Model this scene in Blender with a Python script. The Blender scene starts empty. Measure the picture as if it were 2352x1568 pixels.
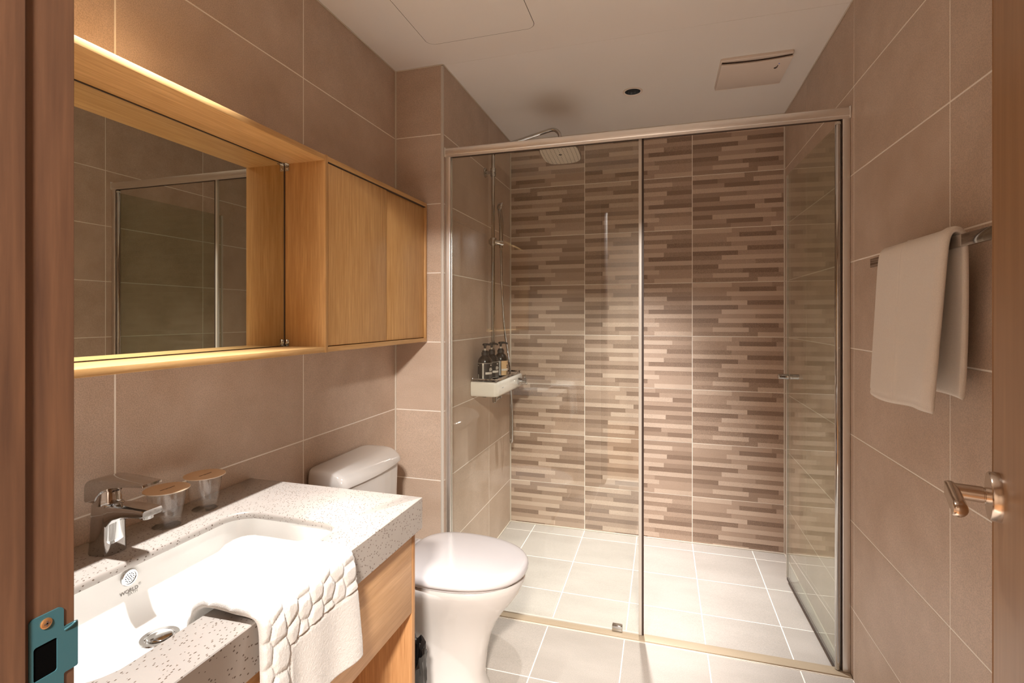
import bpy, bmesh, math, random
import numpy as np
from mathutils import Vector, Matrix
random.seed(7); np.random.seed(7)
scn = bpy.context.scene
COL = scn.collection
PI = math.pi

# ------------------------------------------------------------------ camera, world, exposure
H = 1.25                                   # lens height above the bathroom floor
cam_d = bpy.data.cameras.new('camera'); cam = bpy.data.objects.new('camera', cam_d); COL.objects.link(cam)
cam_d.sensor_width = 36.0; cam_d.lens = 1164.0/2352.0*36.0
cam_d.shift_y = -57.0/2352.0; cam_d.clip_start = 0.02
cam.location = (0, 0, H); cam.rotation_euler = (PI/2, 0, math.radians(16.55))
scn.camera = cam
vs = scn.view_settings
vs.view_transform = 'Standard'; vs.look = 'None'; vs.gamma = 1.0; vs.use_curve_mapping = False
vs.exposure = 3.0
w = bpy.data.worlds.new('world'); scn.world = w; w.use_nodes = True
w.node_tree.nodes['Background'].inputs[0].default_value = (0.9, 0.85, 0.8, 1)
w.node_tree.nodes['Background'].inputs[1].default_value = 0.05

LAMP_COL = (1.0, 0.998, 0.99)
VANITY_W, SHOWER_W, ROOM_W, HALL_FILL_W, DAY_FILL_W = 32.0, 48.0, 10.0, 30.0, 230.0  # the hall and day values drive the added fill lights
VANITY_POS = (-0.835, 0.73); SHOWER_POS = (-0.139, 2.519); ROOM_POS = (-0.20, 1.18)

# room dimensions (metres; x right, y into the room, z up)
XL, XR, XC = -1.14, 0.629, -0.909          # left wall, right wall, side face of the pipe chase
YF, YC, YB = 0.27, 2.014, 3.02             # door wall, front face of the chase, back wall
ZC, ZS = 2.34, -0.022                      # ceiling, shower floor

# ------------------------------------------------------------------ helpers
WB = {}                                    # objects whose meshes are given in world space -> their world origin

def mk(name, bm, mat, parent=None, smooth=None):
    me = bpy.data.meshes.new(name)
    if parent is not None and parent.name in WB:
        bmesh.ops.translate(bm, verts=bm.verts, vec=-WB[parent.name])
    bmesh.ops.recalc_face_normals(bm, faces=bm.faces) if not getattr(bm, 'keepn', False) else None
    bm.to_mesh(me); bm.free()
    for m in (mat if isinstance(mat, (list, tuple)) else [mat]):
        me.materials.append(m)
    if smooth is not None:
        me.polygons.foreach_set('use_smooth', [True]*len(me.polygons))
        me.set_sharp_from_angle(angle=math.radians(smooth))
    o = bpy.data.objects.new(name, me); COL.objects.link(o)
    if parent is not None:
        o.parent = parent
        if parent.name in WB: WB[o.name] = WB[parent.name]
    return o

def tag(o, label, cat, group=None):
    o['label'] = label; o['category'] = cat
    if group: o['group'] = group
    return o

def thing(name, label, cat, loc=(0, 0, 0), rotz=0, group=None, world=True):
    o = bpy.data.objects.new(name, None); COL.objects.link(o)
    o.location = loc; o.rotation_euler = (0, 0, rotz); o.empty_display_size = 0.05
    if world: WB[o.name] = Vector(loc)
    return tag(o, label, cat, group)

def struct(o, label=None):
    o['kind'] = 'structure'
    if label: o['label'] = label
    return o

def bm_box(x0, x1, y0, y1, z0, z1, bevel=0.0, seg=2, bm=None):
    b = bmesh.new()
    r = bmesh.ops.create_cube(b, size=1.0)
    for v in b.verts:
        v.co = Vector(((x0+x1)/2+v.co.x*(x1-x0), (y0+y1)/2+v.co.y*(y1-y0), (z0+z1)/2+v.co.z*(z1-z0)))
    if bevel > 0:
        bmesh.ops.bevel(b, geom=b.edges[:], offset=bevel, segments=seg, profile=0.5, affect='EDGES')
    if bm is None: return b
    return join(bm, b)

def join(bm, b):
    off = {}
    for v in b.verts: off[v] = bm.verts.new(v.co)
    for f in b.faces:
        nf = bm.faces.new([off[v] for v in f.verts]); nf.material_index = f.material_index
    b.free(); return bm

def box(name, x0, x1, y0, y1, z0, z1, mat, parent=None, bevel=0.0, seg=2):
    return mk(name, bm_box(x0, x1, y0, y1, z0, z1, bevel, seg), mat, parent, smooth=35 if bevel else None)

def bm_loft(rings, cap0=True, cap1=True, closed=False, bm=None):
    b = bm or bmesh.new()
    R = [[b.verts.new(p) for p in r] for r in rings]
    n = len(R[0]); m = len(R)
    for i in range(m if closed else m-1):
        a, c = R[i], R[(i+1) % m]
        for j in range(n):
            k = (j+1) % n
            b.faces.new((a[j], a[k], c[k], c[j]))
    if not closed:
        if cap0: b.faces.new(list(reversed(R[0])))
        if cap1: b.faces.new(R[-1])
    return b

def bm_lathe(prof, segs=32, center=(0, 0, 0), axis='z', cap=True, bm=None):
    rings = []
    c = Vector(center)
    for r, h in prof:
        ring = []
        for i in range(segs):
            a = 2*PI*i/segs
            p = (r*math.cos(a), r*math.sin(a), h)
            if axis == 'x': p = (p[2], p[0], p[1])
            elif axis == 'y': p = (p[1], p[2], p[0])
            ring.append(c+Vector(p))
        rings.append(ring)
    return bm_loft(rings, cap, cap, bm=bm)

def lathe(name, prof, mat, parent=None, segs=32, center=(0, 0, 0), axis='z', cap=True, smooth=35):
    return mk(name, bm_lathe(prof, segs, center, axis, cap), mat, parent, smooth)

def catmull(pts, n=8):
    P = [Vector(p) for p in pts]; P = [2*P[0]-P[1]]+P+[2*P[-1]-P[-2]]
    out = []
    for i in range(1, len(P)-2):
        for k in range(n):
            t = k/n
            out.append(0.5*((2*P[i])+(P[i+1]-P[i-1])*t+(2*P[i-1]-5*P[i]+4*P[i+1]-P[i+2])*t*t+(3*P[i]-P[i-1]-3*P[i+1]+P[i+2])*t**3))
    out.append(P[-2]); return out

def bm_tube(pts, r, segs=14, bm=None):
    P = [Vector(p) for p in pts]; n = len(P)
    rs = r if isinstance(r, (list, tuple)) else [r]*n
    T = [(P[min(i+1, n-1)]-P[max(i-1, 0)]).normalized() for i in range(n)]
    ref = Vector((0, 0, 1)) if abs(T[0].z) < 0.9 else Vector((1, 0, 0))
    U = (ref-T[0]*ref.dot(T[0])).normalized(); rings = []
    for i in range(n):
        U = (U-T[i]*U.dot(T[i])).normalized(); V = T[i].cross(U)
        rings.append([P[i]+rs[i]*(math.cos(2*PI*j/segs)*U+math.sin(2*PI*j/segs)*V) for j in range(segs)])
    return bm_loft(rings, bm=bm)

def tube(name, pts, r, mat, parent=None, segs=14):
    return mk(name, bm_tube(pts, r, segs), mat, parent, smooth=50)

def fillet(pts, rad, n=6):
    """polygon (2-D) with rounded corners; always len(pts)*(n+1) points"""
    out = []; m = len(pts)
    rad = rad if isinstance(rad, (list, tuple)) else [rad]*m
    for i in range(m):
        p0, p, p1 = Vector(pts[i-1]), Vector(pts[i]), Vector(pts[(i+1) % m])
        a, b = (p0-p), (p1-p); la, lb = a.length, b.length; a.normalize(); b.normalize()
        ang = math.acos(max(-1, min(1, a.dot(b)))); r = max(rad[i], 1e-5)
        d = min(r/math.tan(ang/2) if ang < PI-1e-4 else 0, la*0.49, lb*0.49); d = max(d, 1e-5)
        s, e = p+a*d, p+b*d
        for k in range(n+1):
            t = k/n                               # quadratic blend, close to an arc
            q = (1-t)**2*s+2*t*(1-t)*(p*0.62+(s+e)*0.19)+t*t*e
            out.append((q.x, q.y))
    return out

def rrect(x0, x1, y0, y1, r, n=6):
    return fillet([(x0, y0), (x1, y0), (x1, y1), (x0, y1)], r, n)

def ray_ring(poly, c, angs):
    """points where rays from c at the given angles meet a closed 2-D polyline"""
    out = []; n = len(poly)
    for a in angs:
        d = (math.cos(a), math.sin(a)); best = None
        for i in range(n):
            (x1, y1), (x2, y2) = poly[i], poly[(i+1) % n]
            ex, ey = x2-x1, y2-y1
            den = d[0]*ey-d[1]*ex
            if abs(den) < 1e-12: continue
            t = ((x1-c[0])*ey-(y1-c[1])*ex)/den; s = ((x1-c[0])*d[1]-(y1-c[1])*d[0])/den
            if t > 0 and -1e-6 <= s <= 1+1e-6 and (best is None or t < best): best = t
        out.append((c[0]+d[0]*best, c[1]+d[1]*best))
    return out

def copy_tree(o, parent=None):
    c = o.copy(); COL.objects.link(c); c.parent = parent
    for ch in list(o.children): copy_tree(ch, c)
    return c

_txt = {}
def text_mesh(s, size, name='lettering'):
    cu = bpy.data.curves.new(name, 'FONT'); cu.body = s; cu.size = size; cu.align_x = 'CENTER'; cu.align_y = 'CENTER'
    cu.extrude = 0.0002; cu.resolution_u = 3
    o = bpy.data.objects.new(name, cu); COL.objects.link(o)
    dg = bpy.context.evaluated_depsgraph_get(); dg.update()
    me = bpy.data.meshes.new_from_object(o.evaluated_get(dg))
    bpy.data.objects.remove(o); bpy.data.curves.remove(cu)
    return me

def put_text(s, size, pos, right, up, mat, parent, name='lettering'):
    me = text_mesh(s, size); me.materials.clear(); me.materials.append(mat)
    o = bpy.data.objects.new(name, me); COL.objects.link(o)
    r = Vector(right).normalized(); u = Vector(up); u = (u-r*u.dot(r)).normalized(); nrm = r.cross(u)
    M = Matrix((r, u, nrm)).transposed().to_4x4(); p = Vector(pos)
    if parent is not None and parent.name in WB: p = p-WB[parent.name]
    M.translation = p
    o.parent = parent; o.matrix_local = M
    return o

# ------------------------------------------------------------------ materials
MATS = {}
def srgb(r, g, b):
    f = lambda c: (c/255/12.92) if c/255 <= 0.04045 else ((c/255+0.055)/1.055)**2.4
    return (f(r), f(g), f(b), 1)

class NT:
    def __init__(s, name):
        s.m = bpy.data.materials.new(name); s.m.use_nodes = True; s.t = s.m.node_tree
        s.b = s.t.nodes['Principled BSDF']; s.out = s.t.nodes['Material Output']
    def n(s, typ, **kw):
        nd = s.t.nodes.new(typ)
        for k, v in kw.items():
            if k.startswith('i_'):
                key = k[2:]; key = int(key) if key.isdigit() else key.replace('_', ' ')
                nd.inputs[key].default_value = v
            else: setattr(nd, k, v)
        return nd
    def l(s, a, b): s.t.links.new(a, b)
    def set(s, **kw):
        for k, v in kw.items(): s.b.inputs[k.replace('_', ' ')].default_value = v
        return s
    def pos(s, scale=(1, 1, 1), obj=False):
        if obj: src = s.n('ShaderNodeTexCoord').outputs['Object']
        else: src = s.n('ShaderNodeNewGeometry').outputs['Position']
        mp = s.n('ShaderNodeMapping'); mp.inputs['Scale'].default_value = scale
        s.l(src, mp.inputs['Vector']); return mp.outputs['Vector']
    def noise(s, vec, scale, detail=4, rough=0.55):
        nd = s.n('ShaderNodeTexNoise'); nd.inputs['Scale'].default_value = scale
        nd.inputs['Detail'].default_value = detail; nd.inputs['Roughness'].default_value = rough
        s.l(vec, nd.inputs['Vector']); return nd.outputs[0]
    def ramp(s, fac, stops):
        nd = s.n('ShaderNodeValToRGB'); e = nd.color_ramp.elements
        while len(e) < len(stops): e.new(0.5)
        for el, (p, c) in zip(e, stops): el.position = p; el.color = c
        s.l(fac, nd.inputs[0]); return nd.outputs[0]
    def mix(s, fac, a, b, mode='MIX'):
        nd = s.n('ShaderNodeMix', data_type='RGBA', blend_type=mode)
        for sock, v in ((nd.inputs[0], fac), (nd.inputs[6], a), (nd.inputs[7], b)):
            if hasattr(v, 'is_linked'): s.l(v, sock)
            else: sock.default_value = v
        return nd.outputs[2]
    def bump(s, hgt, strength=0.2, dist=0.001):
        nd = s.n('ShaderNodeBump'); nd.inputs['Strength'].default_value = strength; nd.inputs['Distance'].default_value = dist
        s.l(hgt, nd.inputs['Height']); s.l(nd.outputs[0], s.b.inputs['Normal']); return nd

def plain(name, col, rough=0.5, metal=0.0, spec=0.5, **kw):
    t = NT(name).set(Base_Color=col, Roughness=rough, Metallic=metal)
    t.b.inputs['Specular IOR Level'].default_value = spec
    for k, v in kw.items(): t.b.inputs[k.replace('_', ' ')].default_value = v
    return t.m

def tile_mat(name, c0, c1, rough=0.42, grain=0.10):
    t = NT(name); p = t.pos()
    info = t.n('ShaderNodeObjectInfo')
    off = t.n('ShaderNodeVectorMath', operation='MULTIPLY_ADD'); off.inputs[1].default_value = (1, 1, 1)
    comb = t.n('ShaderNodeCombineXYZ'); mul = t.n('ShaderNodeMath', operation='MULTIPLY'); mul.inputs[1].default_value = 37.0
    t.l(info.outputs['Random'], mul.inputs[0])
    for i in range(3): t.l(mul.outputs[0], comb.inputs[i])
    t.l(p, off.inputs[0]); t.l(comb.outputs[0], off.inputs[2]); v = off.outputs[0]
    st = t.n('ShaderNodeMapping'); st.inputs['Rotation'].default_value = (0.3, 0.5, 0.4); st.inputs['Scale'].default_value = (1.0, 2.6, 2.6)
    t.l(v, st.inputs[0])
    cloud = t.noise(st.outputs[0], 2.6, 6, 0.6)
    base = t.ramp(cloud, [(0.30, c0), (0.72, c1)])
    fine = t.noise(v, 420.0, 2, 0.5)
    sp = t.ramp(fine, [(0.35, (1-grain*1.6,)*3+(1,)), (0.62, (1+grain*0.3,)*3+(1,))])
    t.l(t.mix(1.0, base, sp, 'MULTIPLY'), t.b.inputs['Base Color'])
    rr = t.n('ShaderNodeMapRange'); rr.inputs[3].default_value = rough-0.05; rr.inputs[4].default_value = rough+0.08
    t.l(cloud, rr.inputs[0]); t.l(rr.outputs[0], t.b.inputs['Roughness'])
    t.bump(fine, 0.12, 0.0006)
    return t.m

def wood(name, light, dark, axis='z', rough=0.45, scale=1.0):
    t = NT(name)
    sc = {'x': (0.05, 1, 1), 'y': (1, 0.05, 1), 'z': (1, 1, 0.05)}[axis]
    v = t.pos(sc); warp = t.noise(v, 9*scale, 3)
    fine = t.noise(v, 135*scale, 5, 0.65)
    lo = {'x': (0.16, 1, 1), 'y': (1, 0.16, 1), 'z': (1, 1, 0.16)}[axis]
    v2 = t.pos(lo); ad = t.n('ShaderNodeVectorMath', operation='ADD')
    t.l(v2, ad.inputs[0]); t.l(warp, ad.inputs[1])
    big = t.noise(ad.outputs[0], 22*scale, 4, 0.5)
    sm = t.mix(0.26, fine, big)
    c = t.ramp(sm, [(0.30, dark), (0.50, tuple((a+b)/2 for a, b in zip(light, dark))), (0.66, light)])
    t.l(c, t.b.inputs['Base Color']); t.b.inputs['Roughness'].default_value = rough
    t.bump(fine, 0.10, 0.0006)
    return t.m

def glass_pane(name, tint, refl=1.0):
    """clear safety glass: tinted see-through body with a mirror-like Fresnel surface"""
    t = NT(name); t.t.nodes.remove(t.b)
    tr = t.n('ShaderNodeBsdfTransparent'); tr.inputs[0].default_value = tint
    gl = t.n('ShaderNodeBsdfGlossy'); gl.inputs['Roughness'].default_value = 0.0; gl.inputs[0].default_value = (1, 1, 1, 1)
    g = t.n('ShaderNodeNewGeometry'); dt = t.n('ShaderNodeVectorMath', operation='DOT_PRODUCT')     # Schlick reflectance of glass
    t.l(g.outputs['Normal'], dt.inputs[0]); t.l(g.outputs['Incoming'], dt.inputs[1])
    ab = t.n('ShaderNodeMath', operation='ABSOLUTE'); t.l(dt.outputs['Value'], ab.inputs[0])
    iv = t.n('ShaderNodeMath', operation='SUBTRACT'); iv.inputs[0].default_value = 1.0; t.l(ab.outputs[0], iv.inputs[1])
    pw = t.n('ShaderNodeMath', operation='POWER'); pw.inputs[1].default_value = 5.0; t.l(iv.outputs[0], pw.inputs[0])
    fr = t.n('ShaderNodeMath', operation='MULTIPLY_ADD'); fr.inputs[1].default_value = 0.96*refl; fr.inputs[2].default_value = 0.04*refl; t.l(pw.outputs[0], fr.inputs[0])
    mx = t.n('ShaderNodeMixShader'); t.l(fr.outputs[0], mx.inputs[0]); t.l(tr.outputs[0], mx.inputs[1]); t.l(gl.outputs[0], mx.inputs[2])
    t.l(mx.outputs[0], t.out.inputs[0]); return t.m

def quartz(name):
    t = NT(name); p = t.pos(); cl = t.noise(p, 6, 3)
    base = t.ramp(cl, [(0.3, srgb(158, 149, 141)), (0.7, srgb(168, 159, 151))])
    vo = t.n('ShaderNodeTexVoronoi'); vo.inputs['Scale'].default_value = 320
    mp = t.n('ShaderNodeMapping'); mp.inputs['Scale'].default_value = (1.0, 0.5, 0.7); mp.inputs['Rotation'].default_value = (0.2, 0.1, 0.5)
    t.l(p, mp.inputs[0]); t.l(mp.outputs[0], vo.inputs['Vector'])
    sep = t.n('ShaderNodeSeparateColor'); t.l(vo.outputs['Color'], sep.inputs[0])
    lt = t.n('ShaderNodeMath', operation='LESS_THAN'); lt.inputs[1].default_value = 0.30; t.l(vo.outputs['Distance'], lt.inputs[0])
    gt = t.n('ShaderNodeMath', operation='GREATER_THAN'); gt.inputs[1].default_value = 0.60; t.l(sep.outputs[0], gt.inputs[0])
    an = t.n('ShaderNodeMath', operation='MULTIPLY'); t.l(lt.outputs[0], an.inputs[0]); t.l(gt.outputs[0], an.inputs[1])
    t.l(t.mix(an.outputs[0], base, srgb(92, 76, 64)), t.b.inputs['Base Color'])
    t.b.inputs['Roughness'].default_value = 0.32
    return t.m

def terry(name, col, scale=700, strength=0.5):
    t = NT(name); p = t.pos(); f = t.noise(p, scale, 3, 0.7)
    t.l(t.ramp(f, [(0.3, tuple(c*0.82 for c in col[:3])+(1,)), (0.65, col)]), t.b.inputs['Base Color'])
    t.b.inputs['Roughness'].default_value = 0.95; t.b.inputs['Sheen Weight'].default_value = 0.25
    t.bump(f, strength, 0.002); return t.m

M = {}
M['tile'] = tile_mat('wall porcelain', srgb(194, 170, 150), srgb(213, 191, 173), 0.42, 0.13)
M['floor'] = tile_mat('floor porcelain', srgb(176, 167, 158), srgb(190, 181, 172), 0.5, 0.10)
M['grout'] = plain('pale grout', srgb(250, 243, 233), 0.8)
M['caulk'] = plain('white sealant', srgb(222, 212, 198), 0.5)
for k, c in (('dark', (150, 125, 107)), ('darkmid', (170, 145, 126)), ('mid', (183, 158, 139)), ('light', (207, 184, 165))):
    M['strip_'+k] = tile_mat('decor strip '+k, srgb(*[v-6 for v in c]), srgb(*[v+6 for v in c]), 0.5, 0.22 if k.startswith('dark') else 0.12)
M['ceiling'] = plain('glossy ceiling panel', srgb(246, 243, 239), 0.07, spec=0.45)
M['fanwhite'] = plain('fan plastic', srgb(232, 219, 208), 0.35)
M['white_wall'] = plain('hall paint', srgb(150, 136, 122), 0.7)
M['hall_floor'] = wood('hall boards', srgb(170, 130, 92), srgb(130, 92, 60), 'y')
M['oak_y'] = wood('oak along', srgb(218, 176, 120), srgb(186, 140, 84), 'y')
M['oak_z'] = wood('oak upright', srgb(210, 166, 110), srgb(176, 130, 76), 'z')
M['oakpale_y'] = wood('pale oak along', srgb(222, 178, 130), srgb(192, 144, 96), 'y')
M['oakpale_z'] = wood('pale oak upright', srgb(200, 152, 104), srgb(164, 116, 72), 'z')
M['jamb'] = wood('brown jamb', srgb(104, 71, 48), srgb(68, 43, 28), 'z', 0.6, 0.6)
M['leaf'] = wood('door leaf', srgb(164, 126, 90), srgb(144, 108, 76), 'z', 0.35, 0.4)
M['chrome'] = plain('chrome', (0.52, 0.51, 0.50, 1), 0.05, 1.0)
M['brushed'] = plain('satin nickel', (0.66, 0.56, 0.47, 1), 0.22, 1.0)
M['alu'] = plain('polished aluminium', (0.88, 0.865, 0.845, 1), 0.34, 1.0)
M['reflector'] = plain('dark reflector', (0.16, 0.155, 0.15, 1), 0.18, 1.0)
M['rubber'] = plain('dark seal', srgb(62, 46, 38), 0.5)
M['seal'] = plain('clear grey seal', srgb(205, 198, 188), 0.35)
M['ceramic'] = plain('white ceramic', srgb(214, 209, 204), 0.07, spec=0.6)
M['basin'] = plain('basin ceramic', srgb(244, 242, 238), 0.06, spec=0.6)
M['lidplastic'] = plain('toilet lid plastic', srgb(208, 203, 203), 0.14, spec=0.5)
M['shelfwhite'] = plain('white shelf body', srgb(236, 228, 216), 0.12, spec=0.6)
M['quartz'] = quartz('speckled quartz')
M['mirror'] = plain('mirror silver', (0.72, 0.735, 0.66, 1), 0.0, 1.0)
M['glass'] = glass_pane('shower glass', (0.95, 0.962, 0.945, 1))
M['glassdoor'] = glass_pane('shower door glass', (0.905, 0.93, 0.89, 1))
M['clear'] = glass_pane('tumbler glass', (0.992, 0.994, 0.99, 1), 1.0)
M['kraft'] = plain('kraft paper', srgb(226, 198, 168), 0.75)
M['paperedge'] = plain('paper edge', srgb(240, 228, 210), 0.7)
M['ink'] = plain('dark ink', srgb(70, 52, 42), 0.7)
M['greyink'] = plain('grey ink', srgb(120, 114, 108), 0.6)
M['paleink'] = plain('pale ink', srgb(178, 174, 168), 0.6)
M['towel'] = terry('towel terry', srgb(246, 236, 224), 900, 0.45)
M['mat'] = terry('bath mat terry', srgb(216, 211, 205), 800, 0.7)
M['film'] = plain('blue protective film', srgb(58, 96, 104), 0.3, 0.35)
M['black'] = plain('black hole', (0.002, 0.002, 0.002, 1), 1.0, spec=0.0)
M['screw'] = plain('brass screw', srgb(176, 128, 84), 0.35, 0.8)
M['bag'] = plain('black bin bag', srgb(34, 30, 28), 0.28)
M['bin'] = plain('bin plastic', srgb(90, 84, 78), 0.5)
M['bottle'] = plain('dark bottle', srgb(44, 36, 30), 0.22)
M['pump'] = plain('black pump', srgb(48, 40, 34), 0.45)
M['stem'] = plain('clear pump stem', srgb(206, 196, 180), 0.3)
M['labelblack'] = plain('black label', srgb(52, 45, 39), 0.55)
M['labelwhite'] = plain('white print', srgb(222, 212, 198), 0.6)
M['labeltan'] = plain('tan label', srgb(216, 178, 132), 0.6)
M['stone'] = tile_mat('sill stone', srgb(172, 154, 130), srgb(184, 166, 142), 0.4, 0.04)
M['led'] = plain('blue pilot lamp', srgb(120, 130, 230), 0.3)
M['lampglow'] = NT('lamp glow').set(Base_Color=(1, 0.95, 0.9, 1), Emission_Color=(1, 0.9, 0.8, 1), Emission_Strength=6.0).m
M['nozzle'] = plain('rubber nozzles', srgb(86, 76, 68), 0.6)
M['headface'] = plain('shower head face', srgb(216, 204, 188), 0.4)

# ------------------------------------------------------------------ room shell
G = 0.0036                                   # joint width
_tile_mesh = {}
def tile_mesh(wd, hg, mat):
    key = (round(wd, 4), round(hg, 4), mat.name)
    if key not in _tile_mesh:
        b = bm_box(-wd/2, wd/2, -hg/2, hg/2, -0.008, 0.0)
        top = [e for e in b.edges if all(v.co.z > -1e-6 for v in e.verts)]
        bmesh.ops.bevel(b, geom=top, offset=0.0008, segments=1, affect='EDGES')
        me = bpy.data.meshes.new('tile'); b.to_mesh(me); b.free(); me.materials.append(mat)
        _tile_mesh[key] = me
    return _tile_mesh[key]

def lay(parent, o, u, v, us, vs_, mat, mesh_fn=None, name='tile'):
    """tiles over a plane through o spanned by u, v (unit vectors); us, vs_ are joint positions"""
    u, v, o = Vector(u), Vector(v), Vector(o); n = u.cross(v)
    for i in range(len(us)-1):
        for j in range(len(vs_)-1):
            a0, a1, b0, b1 = us[i], us[i+1], vs_[j], vs_[j+1]
            wd, hg = a1-a0-G, b1-b0-G
            if wd < 0.006 or hg < 0.006: continue
            me = mesh_fn(i, j, wd, hg) if mesh_fn else tile_mesh(wd, hg, mat)
            t = bpy.data.objects.new(name, me); COL.objects.link(t); t.parent = parent
            Mx = Matrix((u, v, n)).transposed().to_4x4()
            Mx.translation = o+u*((a0+a1)/2)+v*((b0+b1)/2)
            t.matrix_local = Mx

RZ = [2.34-0.3*k for k in range(8)]                    # horizontal joints, from the ceiling down
rows_up = sorted(RZ)
REC = 0.0007                                           # grout lies this deep
wl = struct(box('wall_left', XL-0.1, XL-REC, YF-0.1, YC+0.1, -0.1, ZC, M['grout']), 'left wall of large beige tiles')
lay(wl, (XL, 0, 0), (0, 1, 0), (0, 0, 1), [YF, 0.81, 1.412, YC], [0.0]+rows_up, M['tile'])
wr = struct(box('wall_right', XR+REC, XR+0.1, YF-0.1, YB+0.1, -0.1, ZC, M['grout']), 'right wall of large beige tiles')
lay(wr, (XR, 0, 0), (0, -1, 0), (0, 0, 1), [-YB, -2.605, -2.0, -1.395, -0.79, -YF], [ZS]+rows_up, M['tile'])
wc = struct(box('wall_chase_front', XL-0.1, XC-REC-0.008, YC+REC, YC+0.05, -0.1, ZC, M['grout']), 'narrow beige tiled pier beside the shower screen')
lay(wc, (0, YC, 0), (1, 0, 0), (0, 0, 1), [XL, XC-0.006], [0.0]+rows_up, M['tile'])
ws = struct(box('wall_chase_side', XC-0.1, XC-REC, YC+0.0105, YB+0.1, -0.1, ZC, M['grout']), 'beige tiled left wall inside the shower')
lay(ws, (XC, 0, 0), (0, 1, 0), (0, 0, 1), [YC+0.008, 2.62, YB], [ZS]+rows_up, M['tile'])

# back wall: printed strip tiles 0.6 x 0.3, twelve courses of strips each
PAT = [[(0, .445, 'light'), (.445, 1, 'darkmid')],
       [(0, .217, 'dark'), (.217, .52, 'darkmid'), (.52, .825, 'light'), (.825, 1, 'mid')],
       [(0, .275, 'mid'), (.275, .57, 'dark'), (.57, 1, 'darkmid')],
       [(0, .50, 'light'), (.50, .776, 'light'), (.776, 1, 'dark')],
       [(0, .464, 'darkmid'), (.464, 1, 'mid')],
       [(0, .235, 'dark'), (.235, .748, 'light'), (.748, 1, 'darkmid')],
       [(0, .3, 'mid'), (.3, .609, 'mid'), (.609, 1, 'dark')],
       [(0, .532, 'dark'), (.532, 1, 'light')],
       [(0, .665, 'mid'), (.665, 1, 'darkmid')],
       [(0, .172, 'dark'), (.172, .705, 'light'), (.705, 1, 'mid')],
       [(0, .293, 'mid'), (.293, .598, 'dark'), (.598, 1, 'mid')],
       [(0, .33, 'darkmid'), (.33, .662, 'mid'), (.662, 1, 'light')]]
TONE = ['dark', 'darkmid', 'mid', 'light']; RELIEF = {'dark': 0.0, 'darkmid': 0.0003, 'mid': 0.0005, 'light': 0.0009}
_dec = {}
def decor(wd, hg, u0, u1, flip):
    key = (round(wd, 4), round(hg, 4), round(u0, 3), flip)
    if key in _dec: return _dec[key]
    pat = PAT if not flip else [[(1-b, 1-a, t) for a, b, t in reversed(r)] for r in reversed(PAT)]
    full = 0.297; rh = full/12
    b = bm_box(-wd/2, wd/2, -hg/2, hg/2, -0.008, -0.0006)
    for k, row in enumerate(pat):
        y1 = hg/2-k*rh; y0 = max(-hg/2, y1-rh)
        if y1 <= -hg/2+1e-5: break
        for a, c, t in row:
            a, c = max(a, u0), min(c, u1)
            if c-a < 1e-4: continue
            x0 = -wd/2+(a-u0)/(u1-u0)*wd; x1 = -wd/2+(c-u0)/(u1-u0)*wd; z = RELIEF[t]-0.0003
            s = bm_box(x0, x1, y0, y1, -0.0008, z)
            for f in s.faces: f.material_index = TONE.index(t)
            join(b, s)
    me = bpy.data.meshes.new('decor_tile'); b.to_mesh(me); b.free()
    for t in TONE: me.materials.append(M['strip_'+t])
    _dec[key] = me; return me
wb = struct(box('wall_back', XC-0.1, XR+0.1, YB+REC, YB+0.1, -0.1, ZC, M['grout']), 'back shower wall of tiles printed with brown strips')
bx = [XC, -0.445, 0.16, XR]
def dec_fn(i, j, wd, hg):
    row = 7-j                                       # 0 is the top row
    u0, u1 = [(1-wd/0.602, 1.0), (0.0, 1.0), (0.0, wd/0.602)][i]
    flip = (i == 2 and row != 1) or (i == 1 and row == 5)
    return decor(wd, hg, u0, u1, flip)
lay(wb, (0, YB, 0), (1, 0, 0), (0, 0, 1), bx, [ZS]+rows_up, None, dec_fn)

# wall with the doorway, behind and beside the lens
JX, DX1, DOORH = -0.414, 0.262, 2.06
wf = struct(box('wall_front', XL-0.1, JX-0.03, 0.12, YF-REC, -0.1, ZC, M['grout']), 'tiled wall beside the doorway')
lay(wf, (0, YF, 0), (-1, 0, 0), (0, 0, 1), [-(JX-0.03), -XL], [0.0]+rows_up, M['tile'])
wf2 = struct(box('wall_front_right', DX1+0.03, XR+0.1, 0.12, YF-REC, -0.1, ZC, M['grout']), 'tiled wall between the doorway and the right wall')
lay(wf2, (0, YF, 0), (-1, 0, 0), (0, 0, 1), [-XR, -(DX1+0.03)], [0.0]+rows_up, M['tile'])
wf3 = struct(box('wall_front_top', JX-0.03, DX1+0.03, 0.12, YF, DOORH+0.03, ZC, M['tile']), 'wall over the doorway')

# floors
FX = [XL, -1.05, -0.747, -0.445, -0.142, 0.16, 0.4665, XR]
fl = struct(box('floor', XL-0.1, XR+0.1, 0.12, 2.012, -0.1, -REC, M['grout']), 'greige tiled bathroom floor')
lay(fl, (0, 0, 0), (1, 0, 0), (0, 1, 0), FX, [YF, 0.495, 0.797, 1.099, 1.401, 1.703, 2.007], M['floor'])
fs = struct(box('floor_shower', XC-0.1, XR+0.1, 2.05, YB+0.1, -0.12, ZS-REC, M['grout']), 'lower greige tiled shower floor')
lay(fs, (0, 0, ZS), (1, 0, 0), (0, 1, 0), [XC]+FX[2:], [2.056, 2.311, 2.614, 2.917, YB], M['floor'])
struct(box('trim_1', XC+0.001, XR-0.001, 2.0105, 2.0555, -0.06, 0.006, M['stone'], bevel=0.002), 'beige stone sill under the shower screen')
struct(box('trim_2', XC-0.02, XR-0.001, 2.0065, 2.0112, -0.01, 0.0012, M['caulk']), 'white sealant line in front of the stone sill')

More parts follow.
